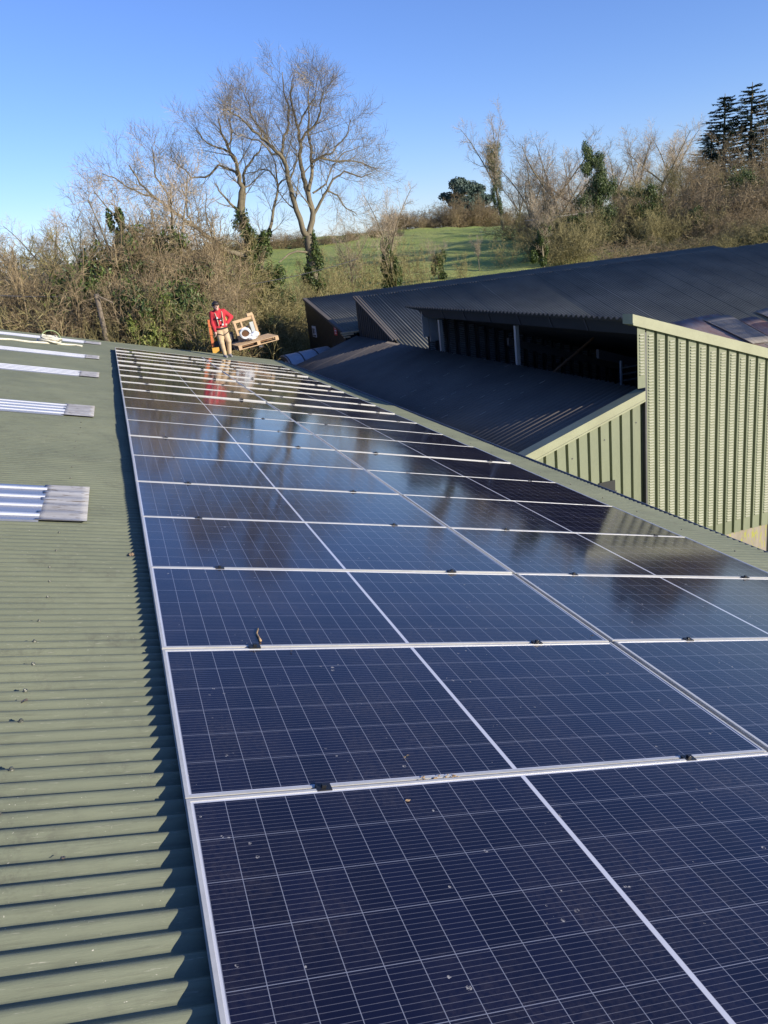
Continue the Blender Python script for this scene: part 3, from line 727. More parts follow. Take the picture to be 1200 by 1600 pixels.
# ------------------------------------------------------------------ telehandler with pallets behind the roof end
th = thing('telehandler', 'yellow telehandler holding a pallet up at the roof end, mostly hidden below', 'telehandler', (2.6, 27.6, ground_z(2.6, 27.6)))
TZ = th.location.z
b = MB(); b.box((0, .6, .9), (1.9, 3.4, .75)); bevel(b.build('chassis', M['yellow'], th), .05)
cb = MB(); cb.box((-.55, .7, 1.65), (.75, 1.2, .9)); bevel(cb.build('cab', M['black_wall'], th), .06)
for sx in (-.9, .9):
    for sy in (-.6, 1.9):
        b = MB(); b.tube([Vector((sx - .18, sy, .5)), Vector((sx + .18, sy, .5))], [.52, .52], 22); wl = b.build('wheel', M['rubber'], th)
        b = MB(); b.tube([Vector((sx - .19, sy, .5)), Vector((sx + .19, sy, .5))], [.26, .26], 16); b.build('rim', M['yellow'], wl)
def W(x, y, z): return Vector((x, y, z)) - th.location
b = MB(); pts = [W(3.25, 29.2, -2.6), W(3.3, 27.2, -1.35), W(3.42, 26.1, -.35), W(3.45, 25.75, .02), W(3.42, 25.55, -.25), W(3.36, 25.4, -.75)]
b.tube(pts, [.20, .19, .18, .17, .15, .13], 8); bevel(b.build('boom', M['yellow'], th), .01, 1)
b = MB(); b.span(2.92 - th.location.x, 4.3 - th.location.x, 25.28 - th.location.y, 25.36 - th.location.y, -.95 - TZ, -.60 - TZ); b.build('carriage', M['black_wall'], th)
b = MB()
for zz in (-.56, -.30, -.05): b.box(W(2.97, 25.25, zz), (.09, .08, .16))
b.box(W(2.97, 25.28, -.32), (.07, .05, .85)); b.build('load_guard', M['orange'], th)
b = MB(); b.box(W(3.02, 25.2, -.88), (.22, .14, .20)); b.build('fork_stop', M['yellow'], th)
for x in (3.62, 4.32):
    b = MB(); b.box(W(x, 24.75, -.86), (.11, 1.15, .045)); b.box(W(x, 25.31, -.62), (.11, .05, .5)); b.build('fork', M['steel_dull'], th)
b = MB(); b.span(2.75 - th.location.x, 3.15 - th.location.x, 25.5 - th.location.y, 25.9 - th.location.y, -1.9 - TZ, -.95 - TZ); b.build('head_block', M['black_wall'], th)

def pallet(root, w_, d_, h_=.14):
    for k in range(7):
        b = MB(); x = -w_ / 2 + (k + .5) * w_ / 7; b.box((0, -d_ / 2 + (k + .5) * d_ / 7, h_ - .011), (w_, d_ / 7 * .72, .022)); b.build('deck_board', M['wood'], root)
    for y in (-d_ / 2 + .05, 0, d_ / 2 - .05):
        b = MB(); b.box((0, y, .011), (w_, .10, .022)); b.build('bottom_board', M['wood'], root)
        for x in (-w_ / 2 + .055, -w_ * .0, w_ / 2 - .055, ):
            b = MB(); b.box((x, y, h_ / 2), (.11, .10, h_ - .046)); b.build('block', M['wood'], root)
    b = MB(); b.box((0, .0, h_ / 2 + .004), (w_ - .24, d_ - .24, .03)); b.build('inner_board', M['wood_dark'], root)
pal = thing('pallet', 'pale wooden pallet lying level on the telehandler forks', 'pallet', (4.22, 24.72, -.80), (R(2), R(-6), R(8)))
pallet(pal, 1.35, 1.0)
crt = thing('broken_pallet', 'open wooden frame of a broken pallet standing on the level pallet', 'pallet', (4.07, 24.9, -.62), (R(-6), R(-8), R(6)))
for nm, c_, s_ in (('rail', (.02, 0, .60), (.72, .06, .09)), ('rail', (.02, 0, .36), (.70, .05, .06)), ('stringer', (.36, 0, .34), (.08, .10, .70)), ('stringer', (-.28, 0, .32), (.08, .09, .62)), ('block', (.28, -.02, .70), (.20, .12, .10)), ('stringer', (-.06, .02, .30), (.06, .06, .56)), ('rail', (.05, 0, .05), (.74, .08, .09))):
    b = MB(); b.box(c_, s_); bevel(b.build(nm, M['wood'], crt), .006, 1)
gb = MB(); gb.box((0, 0, .26), (.13, .02, .52)); o = gb.build('board', M['grey_board']); o.location = (4.30, 24.74, -.62); o.rotation_euler = (R(-8), R(-7), R(10)); tag(bevel(o, .004, 1), 'narrow grey board leaning against the broken pallet', 'board')
cl = thing('hose_coil', 'coil of white hose resting on the pallet behind the worker', 'hose', (3.93, 24.42, -.40), (R(-62), R(12), R(8)))
b = MB()
for k in range(6):
    rr = .155 + .022 * (k % 3); zz = -.05 + .045 * (k // 3) + rng.uniform(-.01, .01)
    b.tube([Vector((math.cos(a) * rr * 1.05, math.sin(a) * rr, zz + .015 * math.sin(2 * a + k))) for a in [2 * math.pi * i / 24 for i in range(25)]], [.021] * 25, 6)
b.build('hose', M['white_plastic'], cl, smooth=True); cl.scale = (.84, .84, .84)
b = MB(); b.tube([Vector((0, 0, -.06)), Vector((0, 0, .02))], [.135, .135], 18); b.build('core', M['wood_dark'], cl)
bg_ = MB(); 
for i in range(14): bg_.ball((rng.uniform(-.18, .18), rng.uniform(-.1, .1), rng.uniform(0, .12)), rng.uniform(.06, .11), 8, 6, (1.2, 1, .8))
o = bg_.build('plastic_bag', M['white_plastic'], smooth=True); o.location = (4.12, 24.62, -.60); tag(o, 'crumpled white plastic bag on the pallet beside the hose coil', 'bag')

# ------------------------------------------------------------------ the worker
def capsule(b, p, q, r0, r1, n=12, squash=None):
    p, q = Vector(p), Vector(q)
    k = 7; pts = []; rr = []
    d = q - p; L = d.length; d.normalize()
    for i in range(4):
        a = math.pi / 2 * (1 - i / 4); pts.append(p - d * (r0 * math.sin(a))); rr.append(max(r0 * math.cos(a), .001))
    for i in range(k):
        t = i / (k - 1); pts.append(p.lerp(q, t)); rr.append(r0 + (r1 - r0) * t)
    for i in range(1, 5):
        a = math.pi / 2 * i / 4; pts.append(q + d * (r1 * math.sin(a))); rr.append(max(r1 * math.cos(a), .001))
    b.tube(pts, rr, n)
def remesh(b, name, mat, parent, voxel):
    me = b.mesh(name + '_src', mat); o = bpy.data.objects.new(name + '_src', me); COL.objects.link(o)
    md = o.modifiers.new('r', 'REMESH'); md.mode = 'VOXEL'; md.voxel_size = voxel; md.use_smooth_shade = True
    ms = o.modifiers.new('s', 'SMOOTH'); ms.factor = .5; ms.iterations = 3
    dg = bpy.context.evaluated_depsgraph_get(); ev = o.evaluated_get(dg)
    m2 = bpy.data.meshes.new_from_object(ev); m2.name = name
    bpy.data.objects.remove(o); bpy.data.meshes.remove(me)
    if not m2.materials: m2.materials.append(mat)
    return link(name, m2, parent)
def make_person():
    foot = roof(3.06, 21.95, CR)
    root = thing('person', 'worker in a red jacket, harness and khaki trousers standing with one hand on hip', 'person', foot, (0, R(-2), R(8)))
    # local axes: +x towards his left (right in the photo), -y the way he faces
    hip, ch, nk = Vector((.00, .02, .80)), Vector((-.02, .03, 1.16)), Vector((-.02, .0, 1.33))
    sR, sL = Vector((-.175, .03, 1.26)), Vector((.155, .03, 1.27))
    eR, wR = Vector((-.225, .01, 1.00)), Vector((-.205, -.06, .77))
    eL, wL = Vector((.365, .07, 1.08)), Vector((.165, -.07, .93))
    hd = Vector((-.05, -.085, 1.435))
    kR, aR = Vector((-.085, -.03, .42)), Vector((-.045, .02, .085))
    kL, aL = Vector((.115, -.05, .43)), Vector((.100, .03, .085))
    body = MB()
    for sx in (-1, 1): capsule(body, hip + Vector((sx * .06, 0, -.02)), ch + Vector((sx * .07, 0, .02)), .095, .105)
    capsule(body, ch, nk, .10, .052); capsule(body, nk, hd, .05, .055)
    body.ball(hd + Vector((0, .012, .03)), .098, 18, 14, (.84, 1.0, 1.08)); capsule(body, hd + Vector((0, -.03, -.04)), hd + Vector((0, -.055, -.075)), .062, .042)
    body.ball(hd + Vector((0, -.098, -.01)), .016, 8, 6, (.8, 1.2, 1.4))                    # nose
    for sx in (-1, 1):
        body.ball(hd + Vector((sx * .083, .012, .005)), .024, 8, 6, (.5, .8, 1.3))           # ears
        body.ball(hd + Vector((sx * .035, -.088, .034)), .016, 8, 6, (1.4, .6, .6))          # brows
    body.ball(hd + Vector((0, -.092, -.055)), .014, 8, 6, (1.7, .6, .5))                     # mouth
    for s, e, w_ in ((sR, eR, wR), (sL, eL, wL)):
        capsule(body, ch + Vector((0, 0, .06)), s, .09, .062); capsule(body, s, e, .052, .040); capsule(body, e, w_, .040, .027)
    for k, a, sx in ((kR, aR, -1), (kL, aL, 1)):
        capsule(body, hip + Vector((sx * .075, 0, -.03)), k, .088, .056); capsule(body, k, a, .054, .036); capsule(body, a + Vector((0, .03, -.04)), a + Vector((0, -.13, -.055)), .034, .028)
    # hands: palm, four fingers, thumb
    def hand(wr, d, side, curl):
        d = d.normalized(); sd = side.normalized(); nm = d.cross(sd).normalized()
        pc = wr + d * .045; body.ball(pc, .042, 10, 8, (1, 1, 1)); 
        for i, (ln, o_) in enumerate(((.066, -.03), (.076, -.01), (.072, .01), (.055, .03))):
            p = wr + d * .075 + sd * o_; m1 = p + d * ln * .5 + nm * curl * .012; m2 = m1 + d * ln * .4 + nm * curl * .028
            capsule(body, p, m1, .0105, .0098, 8); capsule(body, m1, m2, .0098, .008, 8)
        p = wr + d * .03 - sd * .034; m1 = p - sd * .022 + d * .03 + nm * curl * .01; m2 = m1 + d * .028 + nm * curl * .012
        capsule(body, p, m1, .0125, .011, 8); capsule(body, m1, m2, .011, .009, 8)
    hand(wR, Vector((.02, -.03, -1)), Vector((0, -1, 0)), 1)
    hand(wL, Vector((-.75, .35, -.45)), Vector((.3, -.1, -1)), -1)
    remesh(body, 'body', M['skin'], root, .0075)
    j = MB()
    for sx in (-1, 1): capsule(j, hip + Vector((sx * .065, 0, .05)), ch + Vector((sx * .075, 0, .03)), .118, .125, 14)
    capsule(j, ch + Vector((0, 0, .04)), nk + Vector((0, .0, -.015)), .12, .072); capsule(j, nk + Vector((-.03, 0, 0)), nk + Vector((.03, -.01, .01)), .06, .06)
    for s, e, w_ in ((sR, eR, wR), (sL, eL, wL)):
        capsule(j, ch + Vector((0, 0, .07)), s, .10, .082); capsule(j, s, e, .078, .062); capsule(j, e, e.lerp(w_, .9), .062, .046)
        capsule(j, e.lerp(s, .12), e.lerp(w_, .1), .068, .066)
    remesh(j, 'jacket', M['red_cloth'], root, .012)
    t_ = MB()
    capsule(t_, hip + Vector((-.06, 0, .02)), hip + Vector((.06, 0, .02)), .118, .118)
    for k, a, sx in ((kR, aR, -1), (kL, aL, 1)):
        capsule(t_, hip + Vector((sx * .075, 0, -.02)), k, .108, .076); capsule(t_, k + Vector((0, -.008, .02)), k, .080, .078); capsule(t_, k, a + Vector((0, .005, .03)), .074, .058)
    remesh(t_, 'trousers', M['khaki'], root, .012)
    h = MB(); h.ball(hd + Vector((0, .024, .052)), .106, 18, 14, (.88, 1.0, .95)); h.ball(hd + Vector((0, .05, .0)), .085, 14, 10, (.98, .9, 1.1)); h.ball(hd + Vector((0, -.062, .070)), .068, 12, 8, (1.25, .8, .8))
    remesh(h, 'hair', M['hair'], root, .009)
    for sx in (-1, 1):
        b = MB(); b.ball(hd + Vector((sx * .033, -.088, .018)), .010, 8, 6); b.build('eye', M['eye'], root, smooth=True)
    for a in (aR, aL):
        b = MB(); capsule(b, a + Vector((0, .045, -.035)), a + Vector((0, -.05, -.035)), .046, .044); capsule(b, a + Vector((0, -.05, -.045)), a + Vector((0, -.15, -.058)), .044, .032); capsule(b, a + Vector((0, .01, -.02)), a + Vector((0, .01, .03)), .05, .046)
        remesh(b, 'boot', M['boot'], root, .01)
    # harness: shoulder straps, chest and waist belts, buckles, leg loops
    hr = MB()
    def strap(pts, wd=.017, b=None):
        (b or hr).tube([Vector(p) for p in pts], [wd * .75] * len(pts), 8)
    strap([(-.11, .05, 1.33), (-.115, -.09, 1.24), (-.10, -.125, 1.10), (-.09, -.12, .92)]); strap([(.08, .05, 1.34), (.08, -.09, 1.25), (.06, -.125, 1.10), (.05, -.12, .92)])
    strap([(-.11, .05, 1.33), (-.06, .14, 1.2), (.0, .145, 1.0), (.05, .13, .9)]); strap([(.08, .05, 1.34), (.04, .14, 1.2), (-.02, .145, 1.0), (-.07, .13, .9)])
    hr.build('harness', M['webbing'], root, smooth=True)
    hb = MB(); strap([(-.10, -.132, 1.10), (-.02, -.150, 1.09), (.06, -.132, 1.10)], .022, hb)
    for i in range(1):
        ring = [(math.cos(a) * .178 , math.sin(a) * .135 + .0, .845 + .02 * math.sin(a)) for a in [2 * math.pi * q / 20 for q in range(21)]]
        strap(ring, .028, hb)
    for sx in (-1, 1):
        ring = [(sx * .085 + math.cos(a) * .108, math.sin(a) * .108, .67 + .05 * sx * math.cos(a)) for a in [2 * math.pi * q / 18 for q in range(19)]]
        strap(ring, .014, hb)
    hb.build('belt', M['webbing_dark'], root, smooth=True)
    bk = MB(); bk.box((-.10, -.148, 1.13), (.05, .02, .05)); bk.box((.02, -.155, .93), (.05, .02, .055)); bk.box((-.02, -.165, 1.05), (.04, .02, .03)); bevel(bk.build('buckle', M['steel'], root), .004, 1)
make_person()

# ------------------------------------------------------------------ trees and hedges
class Grow:
    def __init__(s, seed, rmin=.0075): s.r = random.Random(seed); s.rmin = rmin; s.tw = MB(); s.bk = MB()
    def rv(s):
        r = s.r; return Vector((r.gauss(0, 1), r.gauss(0, 1), r.gauss(0, 1))).normalized()
    def path(s, p, d, L, n, wander, up):
        pts = [p.copy()]; d = d.normalized(); st = L / n
        for i in range(n):
            d = (d + s.rv() * wander + Vector((0, 0, up))).normalized(); p = p + d * st; pts.append(p)
        return pts
    def spawn(s, pts, r0, levels, lv=0):
        """children along a branch; levels: list of (count, length, angle, wander, up, radius ratio, start)"""
        if lv >= len(levels): return
        cnt, ln, ang, wan, up, rr, st = levels[lv]
        r = s.r; n = len(pts) - 1
        cnt = max(1, int(cnt * r.uniform(.75, 1.25) + .5)); az = r.uniform(0, 6.28)
        for i in range(cnt):
            t = st + (1 - st) * (i + r.uniform(0, .9)) / cnt; f = min(t * n, n - .001); k = int(f)
            p = pts[k].lerp(pts[k + 1], f - k); d = (pts[k + 1] - pts[k]).normalized()
            az += 2.4 + r.uniform(-.6, .6)
            u = d.orthogonal().normalized(); v = d.cross(u); side = u * math.cos(az) + v * math.sin(az)
            a = R(ang * r.uniform(.65, 1.3)); dd = d * math.cos(a) + side * math.sin(a)
            L = ln * r.uniform(.55, 1.25) * (1.15 - .5 * t)
            rad = max(r0 * (1 - .72 * t) * rr, s.rmin)
            last = lv == len(levels) - 1
            q = s.path(p, dd, L, 2 if last else 4, wan, up)
            m_ = len(q)
            rads = [rad * (1 - .75 * j / (m_ - 1)) for j in range(m_)]
            (s.tw if lv > 0 else s.bk).tube(q, rads, 3 if lv > 0 else 5, cap=False)
            s.spawn(q, rad, levels, lv + 1)
    def limb(s, pts, r0, r1, levels, sides=8):
        r0 *= .86; m_ = len(pts); s.bk.tube(pts, [r0 + (r1 - r0) * j / (m_ - 1) for j in range(m_)], sides, cap=False)
        s.spawn(pts, r0 * .7 + r1 * .3, levels)

def leaves(seed, centers, n, size, flat=.0):
    """leaf quads, each folded a little, scattered in the given (centre, radii) clumps"""
    r = random.Random(seed); b = MB()
    if flat:
        new = []
        for c, rad, w_ in centers:
            for k in range(9):
                g = Vector((r.gauss(0, .45), r.gauss(0, .45), r.gauss(0, .42)))
                new.append((Vector(c) + Vector((g.x * rad[0], g.y * rad[1], g.z * rad[2])), tuple(q * r.uniform(.28, .62) for q in rad), w_))
        centers = new
    tot = sum(w_ for _, _, w_ in centers)
    for c, rad, w_ in centers:
        c = Vector(c)
        for i in range(int(n * w_ / tot)):
            g = Vector((r.gauss(0, 1), r.gauss(0, 1), r.gauss(0, 1))); g.normalize(); k = r.random() ** .42
            p = c + Vector((g.x * rad[0], g.y * rad[1], g.z * rad[2])) * k
            nrm = (g + Vector((r.gauss(0, .6), r.gauss(0, .6), r.gauss(0.3, .6)))).normalized()
            u = nrm.orthogonal().normalized(); v = nrm.cross(u); an = r.uniform(0, 6.28)
            a = u * math.cos(an) + v * math.sin(an); e_ = nrm.cross(a); s = size * r.uniform(.6, 1.4)
            b.add([p - a * s * .6, p + e_ * s * .36 + nrm * s * .12, p + a * s * .6, p - e_ * s * .36 + nrm * s * .12], [(0, 1, 2), (0, 2, 3)])
    return b

ASH = [(9, 1.95, 44, .20, .08, .42, .12), (9, 1.1, 42, .20, .07, .45, .10), (7, .62, 40, .18, .06, .5, .10)]
def ash(name, label, Y, limbs, ivy, seed, base_px, scale=1.0, levels=ASH):
    g = Grow(seed, .0062); base = at(*base_px, Y); gz = ground_z(base.x, Y)
    t = thing(name, label, 'tree', (base.x, Y, gz - .1)); off = t.location
    r = random.Random(seed)
    for (pts, r0, r1, lv, dy) in limbs:
        P = []
        n = len(pts)
        for i, (x, y) in enumerate(pts):
            y = y if y > 620 else 620 - (620 - y) * .92
            P.append(at(240 + x / 2.857, 60 + y / 2.857, Y + dy * i / max(1, n - 1)) - off)
        if lv == 9: P[0] = Vector((P[1].x - .05, P[1].y, -.2)) if False else P[0]
        # finer wandering path
        Q = []
        for i in range(n - 1):
            for k in range(3):
                q = P[i].lerp(P[i + 1], k / 3)
                if k: q += Vector((r.gauss(0, .035), r.gauss(0, .05), r.gauss(0, .03)))
                Q.append(q)
        Q.append(P[-1])
        g.limb(Q, r0, r1, levels[lv:] if lv < 4 else [])
    g.bk.build('trunk', M['bark_ash'], t, smooth=True)
    g.tw.build('crown', M['twig_ash'], t)
    cs = [(at(240 + x / 2.857, 60 + y / 2.857, Y - .1) - off, (rx, rx, rz), wt) for x, y, rx, rz, wt in ivy]
    leaves(seed + 50, cs, sum(int(2200 * c[2]) for c in cs), .10, 1).build('ivy', M['ivy'], t)
    return t

ash('ash_tree', 'bare ash tree with a long low limb reaching left and ivy on its trunk', 43.0, [
    ([(545, 1330), (500, 1130), (470, 1020), (440, 940), (405, 850), (388, 770)], .34, .20, 4, 0),
    ([(388, 770), (390, 690), (384, 620), (372, 560), (330, 470), (300, 400), (290, 330)], .185, .03, 0, -1.2),
    ([(396, 800), (405, 700), (400, 610), (425, 560), (470, 500), (490, 450)], .12, .025, 0, 1.0),
    ([(384, 625), (350, 585), (290, 560), (230, 620), (165, 622), (120, 570), (85, 540)], .09, .022, 0, .8),
    ([(388, 770), (340, 735), (300, 690), (272, 645)], .09, .025, 1, -.6),
    ([(372, 560), (340, 500), (270, 470), (215, 430), (190, 380)], .075, .02, 0, -1.5),
    ([(330, 470), (350, 400), (340, 330), (330, 260)], .06, .018, 0, .5),
    ([(455, 985), (385, 965), (300, 932), (230, 880), (180, 838), (130, 800), (80, 765), (10, 712), (-60, 650), (-110, 560)], .17, .03, 0, -1.5),
    ([(180, 838), (150, 790), (150, 720), (120, 640)], .07, .02, 0, .5),
    ([(80, 765), (60, 690), (10, 620), (0, 540), (-10, 470)], .07, .02, 0, -.5),
    ([(10, 712), (-60, 690), (-150, 640), (-230, 600)], .06, .018, 0, -.8),
    ([(280, 925), (250, 850), (230, 760), (235, 690)], .05, .015, 1, .8),
    ([(485, 1010), (500, 900), (528, 820), (546, 720), (552, 640), (545, 560), (520, 500)], .12, .025, 0, 1.5),
    ([(546, 720), (560, 650), (600, 610), (625, 560)], .06, .02, 1, .6),
    ([(552, 640), (520, 590), (470, 580), (440, 610)], .05, .016, 1, 0),
], [(475, 1040, .85, 1.6, 2.2), (440, 940, .6, 1.1, 1.2), (530, 1200, 1.2, 1.3, 2.4), (412, 860, .42, .9, .6), (500, 900, .4, .7, .4)], 11, (430, 480))

ash('ash_tree', 'tallest bare ash tree with a broad rounded crown and a forked trunk', 42.0, [
    ([(735, 1350), (722, 1150), (705, 1000), (692, 885)], .33, .25, 4, 0),
    ([(690, 890), (665, 850), (625, 720), (603, 640), (590, 560), (565, 510), (520, 465), (470, 410), (400, 345), (330, 290)], .19, .03, 0, -1.5),
    ([(590, 560), (572, 500), (580, 420), (605, 360), (600, 260), (580, 180), (575, 110)], .10, .02, 0, .8),
    ([(520, 465), (490, 400), (440, 330), (420, 250), (390, 190)], .07, .02, 0, .8),
    ([(692, 885), (712, 780), (690, 690), (668, 620), (655, 540), (655, 450), (645, 380), (625, 300), (610, 210), (620, 140)], .19, .025, 0, .6),
    ([(692, 680), (708, 590), (705, 500), (692, 420), (695, 330), (690, 240), (700, 160)], .12, .02, 0, 1.6),
    ([(655, 450), (700, 390), (740, 320), (750, 240), (760, 180)], .08, .02, 0, -1.0),
    ([(705, 545), (750, 520), (800, 500), (860, 420), (880, 340)], .085, .02, 0, -1.2),
    ([(740, 525), (800, 540), (880, 540), (950, 560), (1000, 590)], .07, .018, 0, .9),
    ([(712, 790), (745, 730), (775, 680), (800, 630), (850, 590), (930, 620), (970, 600)], .10, .02, 0, -1.0),
    ([(775, 680), (820, 700), (860, 760), (910, 790)], .06, .018, 0, .5),
    ([(712, 690), (770, 650), (800, 560), (850, 500), (920, 470)], .06, .018, 0, 1.2),
    ([(603, 640), (630, 560), (640, 490), (600, 440)], .06, .018, 0, -.8),
    ([(700, 960), (640, 950), (590, 975), (560, 1000)], .075, .03, 4, -1.0),
    ([(645, 380), (680, 300), (720, 230), (730, 150)], .06, .018, 0, -1.4),
    ([(565, 510), (520, 500), (470, 440), (400, 420), (340, 400)], .06, .018, 0, -.6),
], [(705, 1000, .45, 1.3, 1.0), (725, 1100, .65, 1.1, 1.3), (715, 930, .35, .8, .4)], 23, (497, 470))

def fit_height(meshes, H):
    """scale freshly grown meshes so that the crown's top (bar stray twigs) is H high"""
    zs = np.concatenate([np.array([v.co.z for v in m_.vertices]) for m_ in meshes])
    k = H / np.percentile(zs, 98.5)
    for m_ in meshes: m_.transform(Matrix.Scale(k, 4))
    return meshes
# generic bare trees -------------------------------------------------------
def bare_tree_meshes(seed, H, spread, tw='twig_pale', fork=3):
    g = Grow(seed); r = g.r
    tr = g.path(Vector((0, 0, -.3)), Vector((r.uniform(-.1, .1), r.uniform(-.1, .1), 1)), H * .42, 5, .07, .05)
    g.bk.tube(tr, [H * .018 * (1 - .35 * j / 5) for j in range(6)], 7, cap=False)
    LV = [(9, H * .20, 40, .2, .10, .5, .15), (8, H * .10, 42, .22, .07, .5, .12), (6, H * .052, 40, .2, .04, .55, .15)]
    for k in range(fork + 3):
        i = 5 if k < fork else r.randint(2, 4); a = 2 * math.pi * k / fork + r.uniform(-.5, .5); tl = spread * r.uniform(.5, 1.2)
        q = g.path(tr[i], Vector((math.cos(a) * tl, math.sin(a) * tl, 1)), H * r.uniform(.46, .62) * (1 if k < fork else .7), 7, .10, .05)
        g.limb(q, H * .010, H * .0022, LV, 6)
    return fit_height((g.bk.mesh('trunk', M['bark_ash'], True), g.tw.mesh('crown', M[tw])), H)
def place(name, meshes, loc, scale, rz, label, cat, group, lean=(0, 0)):
    t = thing(name, label, cat, loc, (lean[0], lean[1], rz), group); t.scale = (scale[0], scale[0], scale[1]) if isinstance(scale, tuple) else (scale,) * 3
    for nm, me in meshes: link(nm, me, t)
    return t
BT = [bare_tree_meshes(100 + k, 8.0, (.58, .75, .50)[k]) for k in range(3)]
def bare(px, py_top, Y, k, rz, label, group=None, wide=1.0, ivy=None, lean=(0, 0), gz=None):
    p = at(px, py_top, Y); z = ground_z(p.x, Y) if gz is None else gz; s = (p.z - z) / 8.0
    t = place('bare_tree', [('trunk', BT[k][0]), ('crown', BT[k][1])], (p.x, Y, z), (s * wide, s), rz, label, 'tree', group, lean)
    if ivy:
        lv = leaves(int(px), [((0, 0, h / s), (rw / (s * wide), rw / (s * wide), rh / s), wt) for h, rw, rh, wt in ivy], int(4200 * sum(q[3] for q in ivy)), .13 / s, 1); lv.build('ivy', M['ivy'], t)
    return t
bare(775, 172, 108, 0, .4, 'bare leaning tree with ivy on its stem, on the far hedge line', wide=.8, ivy=[(9.5, 1.5, 1.8, 1.2), (7.0, .9, 2.4, .9), (4.5, .8, 2.4, .8)], lean=(0, R(-9)))
bare(868, 205, 66, 1, 1.7, 'pale bare tree behind the ivy column on the right')
bare(935, 262, 58, 2, 2.0, 'tree stem smothered in dark ivy forming a tall green column', wide=.5, ivy=[(6.9, 1.0, 1.3, 1.3), (5.6, 1.25, 1.4, 1.6), (4.2, 1.15, 1.4, 1.4), (2.6, 1.0, 1.5, 1.2), (1.0, 1.1, 1.2, 1.0)])
bare(1000, 200, 92, 2, .2, 'pale bare tree left of the conifers, first of the far pair', wide=1.1)
bare(1048, 195, 95, 0, 2.9, 'pale bare tree nearest the conifers, second of the far pair', wide=1.0)
bare(596, 285, 47, 0, 3.3, 'small bare tree with ivy cladding its lower stem, right of the ash trees', wide=.85, ivy=[(1.2, .5, 1.8, 1.3), (2.7, .35, 1.0, .5)])
bare(232, 248, 39, 1, .9, 'pale bare tree rising behind the left hedge', wide=1.0)
bare(170, 285, 37, 2, 2.2, 'bare tree with ivy at its centre in the left hedge', wide=1.0, ivy=[(5.5, .38, 1.1, .5), (4.8, .7, .9, .9), (4.0, 1.0, .8, .9)])
bare(60, 335, 62, 0, 1.1, 'pale bare tree at the far left skyline', 'pale trees on the left skyline', wide=1.3)
bare(15, 342, 66, 1, 2.6, 'pale bare tree at the far left skyline', 'pale trees on the left skyline', wide=1.3)
bare(115, 330, 58, 2, .5, 'pale bare tree at the far left skyline', 'pale trees on the left skyline', wide=1.2)
bare(680, 372, 52, 1, 2.4, 'small shrubby tree with a little ivy in front of the field', wide=.9, ivy=[(1.0, .55, .9, .5)])
bare(745, 365, 55, 0, .3, 'crooked thin sapling before the open field', wide=.7)
bare(845, 300, 52, 2, 1.2, 'ivy-footed thorn tree in front of the far hedge', wide=.95, ivy=[(1.5, .8, 1.4, 1.0)])
bare(540, 345, 46, 1, 4.4, 'slim bare sapling between the tallest ash and the ivy-clad small tree', wide=.8)

for i, (px, py, Y) in enumerate([(828, 238, 72), (892, 232, 70), (912, 262, 68), (962, 228, 84), (1028, 206, 90), (1072, 228, 94), (850, 252, 66), (985, 255, 80), (805, 262, 84)]):
    bare(px, py, Y, i % 3, i * 1.3, 'pale twiggy tree in the loose row of bare trees on the right skyline', 'row of pale bare trees on the right skyline', wide=1.25)
# bushes --------------------------------------------------------------------
def bush_mesh(seed, tw, stems=26, h=3.0, spread=1.6, dense=1.0, rmin=.0085):
    g = Grow(seed, rmin); r = g.r; g.bk = g.tw
    LV = [(8 * dense, h * .36, 52, .30, .0, .55, .10), (6 * dense, h * .19, 50, .32, -.03, .6, .10), (4 * dense, h * .09, 48, .3, -.02, .7, .1)]
    for k in range(stems):
        a = r.uniform(0, 6.28); rr = spread * r.random() ** .6
        p = Vector((math.cos(a) * rr * .6, math.sin(a) * rr * .6, -.25)); d = Vector((math.cos(a) * rr * .42, math.sin(a) * rr * .42, 1.0))
        q = g.path(p, d, h * r.uniform(.45, 1.0), 6, .24, -.05)
        g.tw.tube(q, [.028 * (1 - .7 * j / 6) for j in range(7)], 4, cap=False)
        g.spawn(q, .022, LV)
    return fit_height([g.tw.mesh('twigs', M[tw])], 2.9)[0]
def tall_mesh(seed, tw, H=8.0, stems=9):
    """a tall many-stemmed thicket"""
    g = Grow(seed, .012); r = g.r; g.bk = g.tw
    LV = [(9, H * .20, 45, .24, .06, .5, .10), (7, H * .11, 45, .26, .02, .5, .10), (5, H * .055, 42, .25, .0, .6, .12)]
    for k in range(stems):
        a = r.uniform(0, 6.28); rr = H * .2 * r.random() ** .5
        p = Vector((math.cos(a) * rr, math.sin(a) * rr, -.3)); d = Vector((math.cos(a) * .28, math.sin(a) * .28, 1))
        q = g.path(p, d, H * r.uniform(.6, .98), 8, .13, .02)
        g.tw.tube(q, [H * .009 * (1 - .75 * j / 8) for j in range(9)], 5, cap=False)
        g.spawn(q, H * .006, LV)
    return fit_height([g.tw.mesh('twigs', M[tw])], 7.4)[0]
TALL = {('brown', k): tall_mesh(500 + k, 'twig_brown') for k in range(3)}
TALL.update({('olive', k): tall_mesh(520 + k, 'twig_olive') for k in range(1)})
TALL.update({('pale', k): tall_mesh(540 + k, 'twig_pale', stems=6) for k in range(1)})
BU = {('brown', k): bush_mesh(200 + k, 'twig_brown') for k in range(3)}
BU.update({('olive', k): bush_mesh(230 + k, 'twig_olive') for k in range(2)})
BU.update({('pale', k): bush_mesh(260 + k, 'twig_pale', stems=22) for k in range(1)})
BU.update({('thin', k): bush_mesh(280 + k, 'twig_olive', stems=8, h=3.2, spread=1.1, dense=.85, rmin=.011) for k in range(2)})
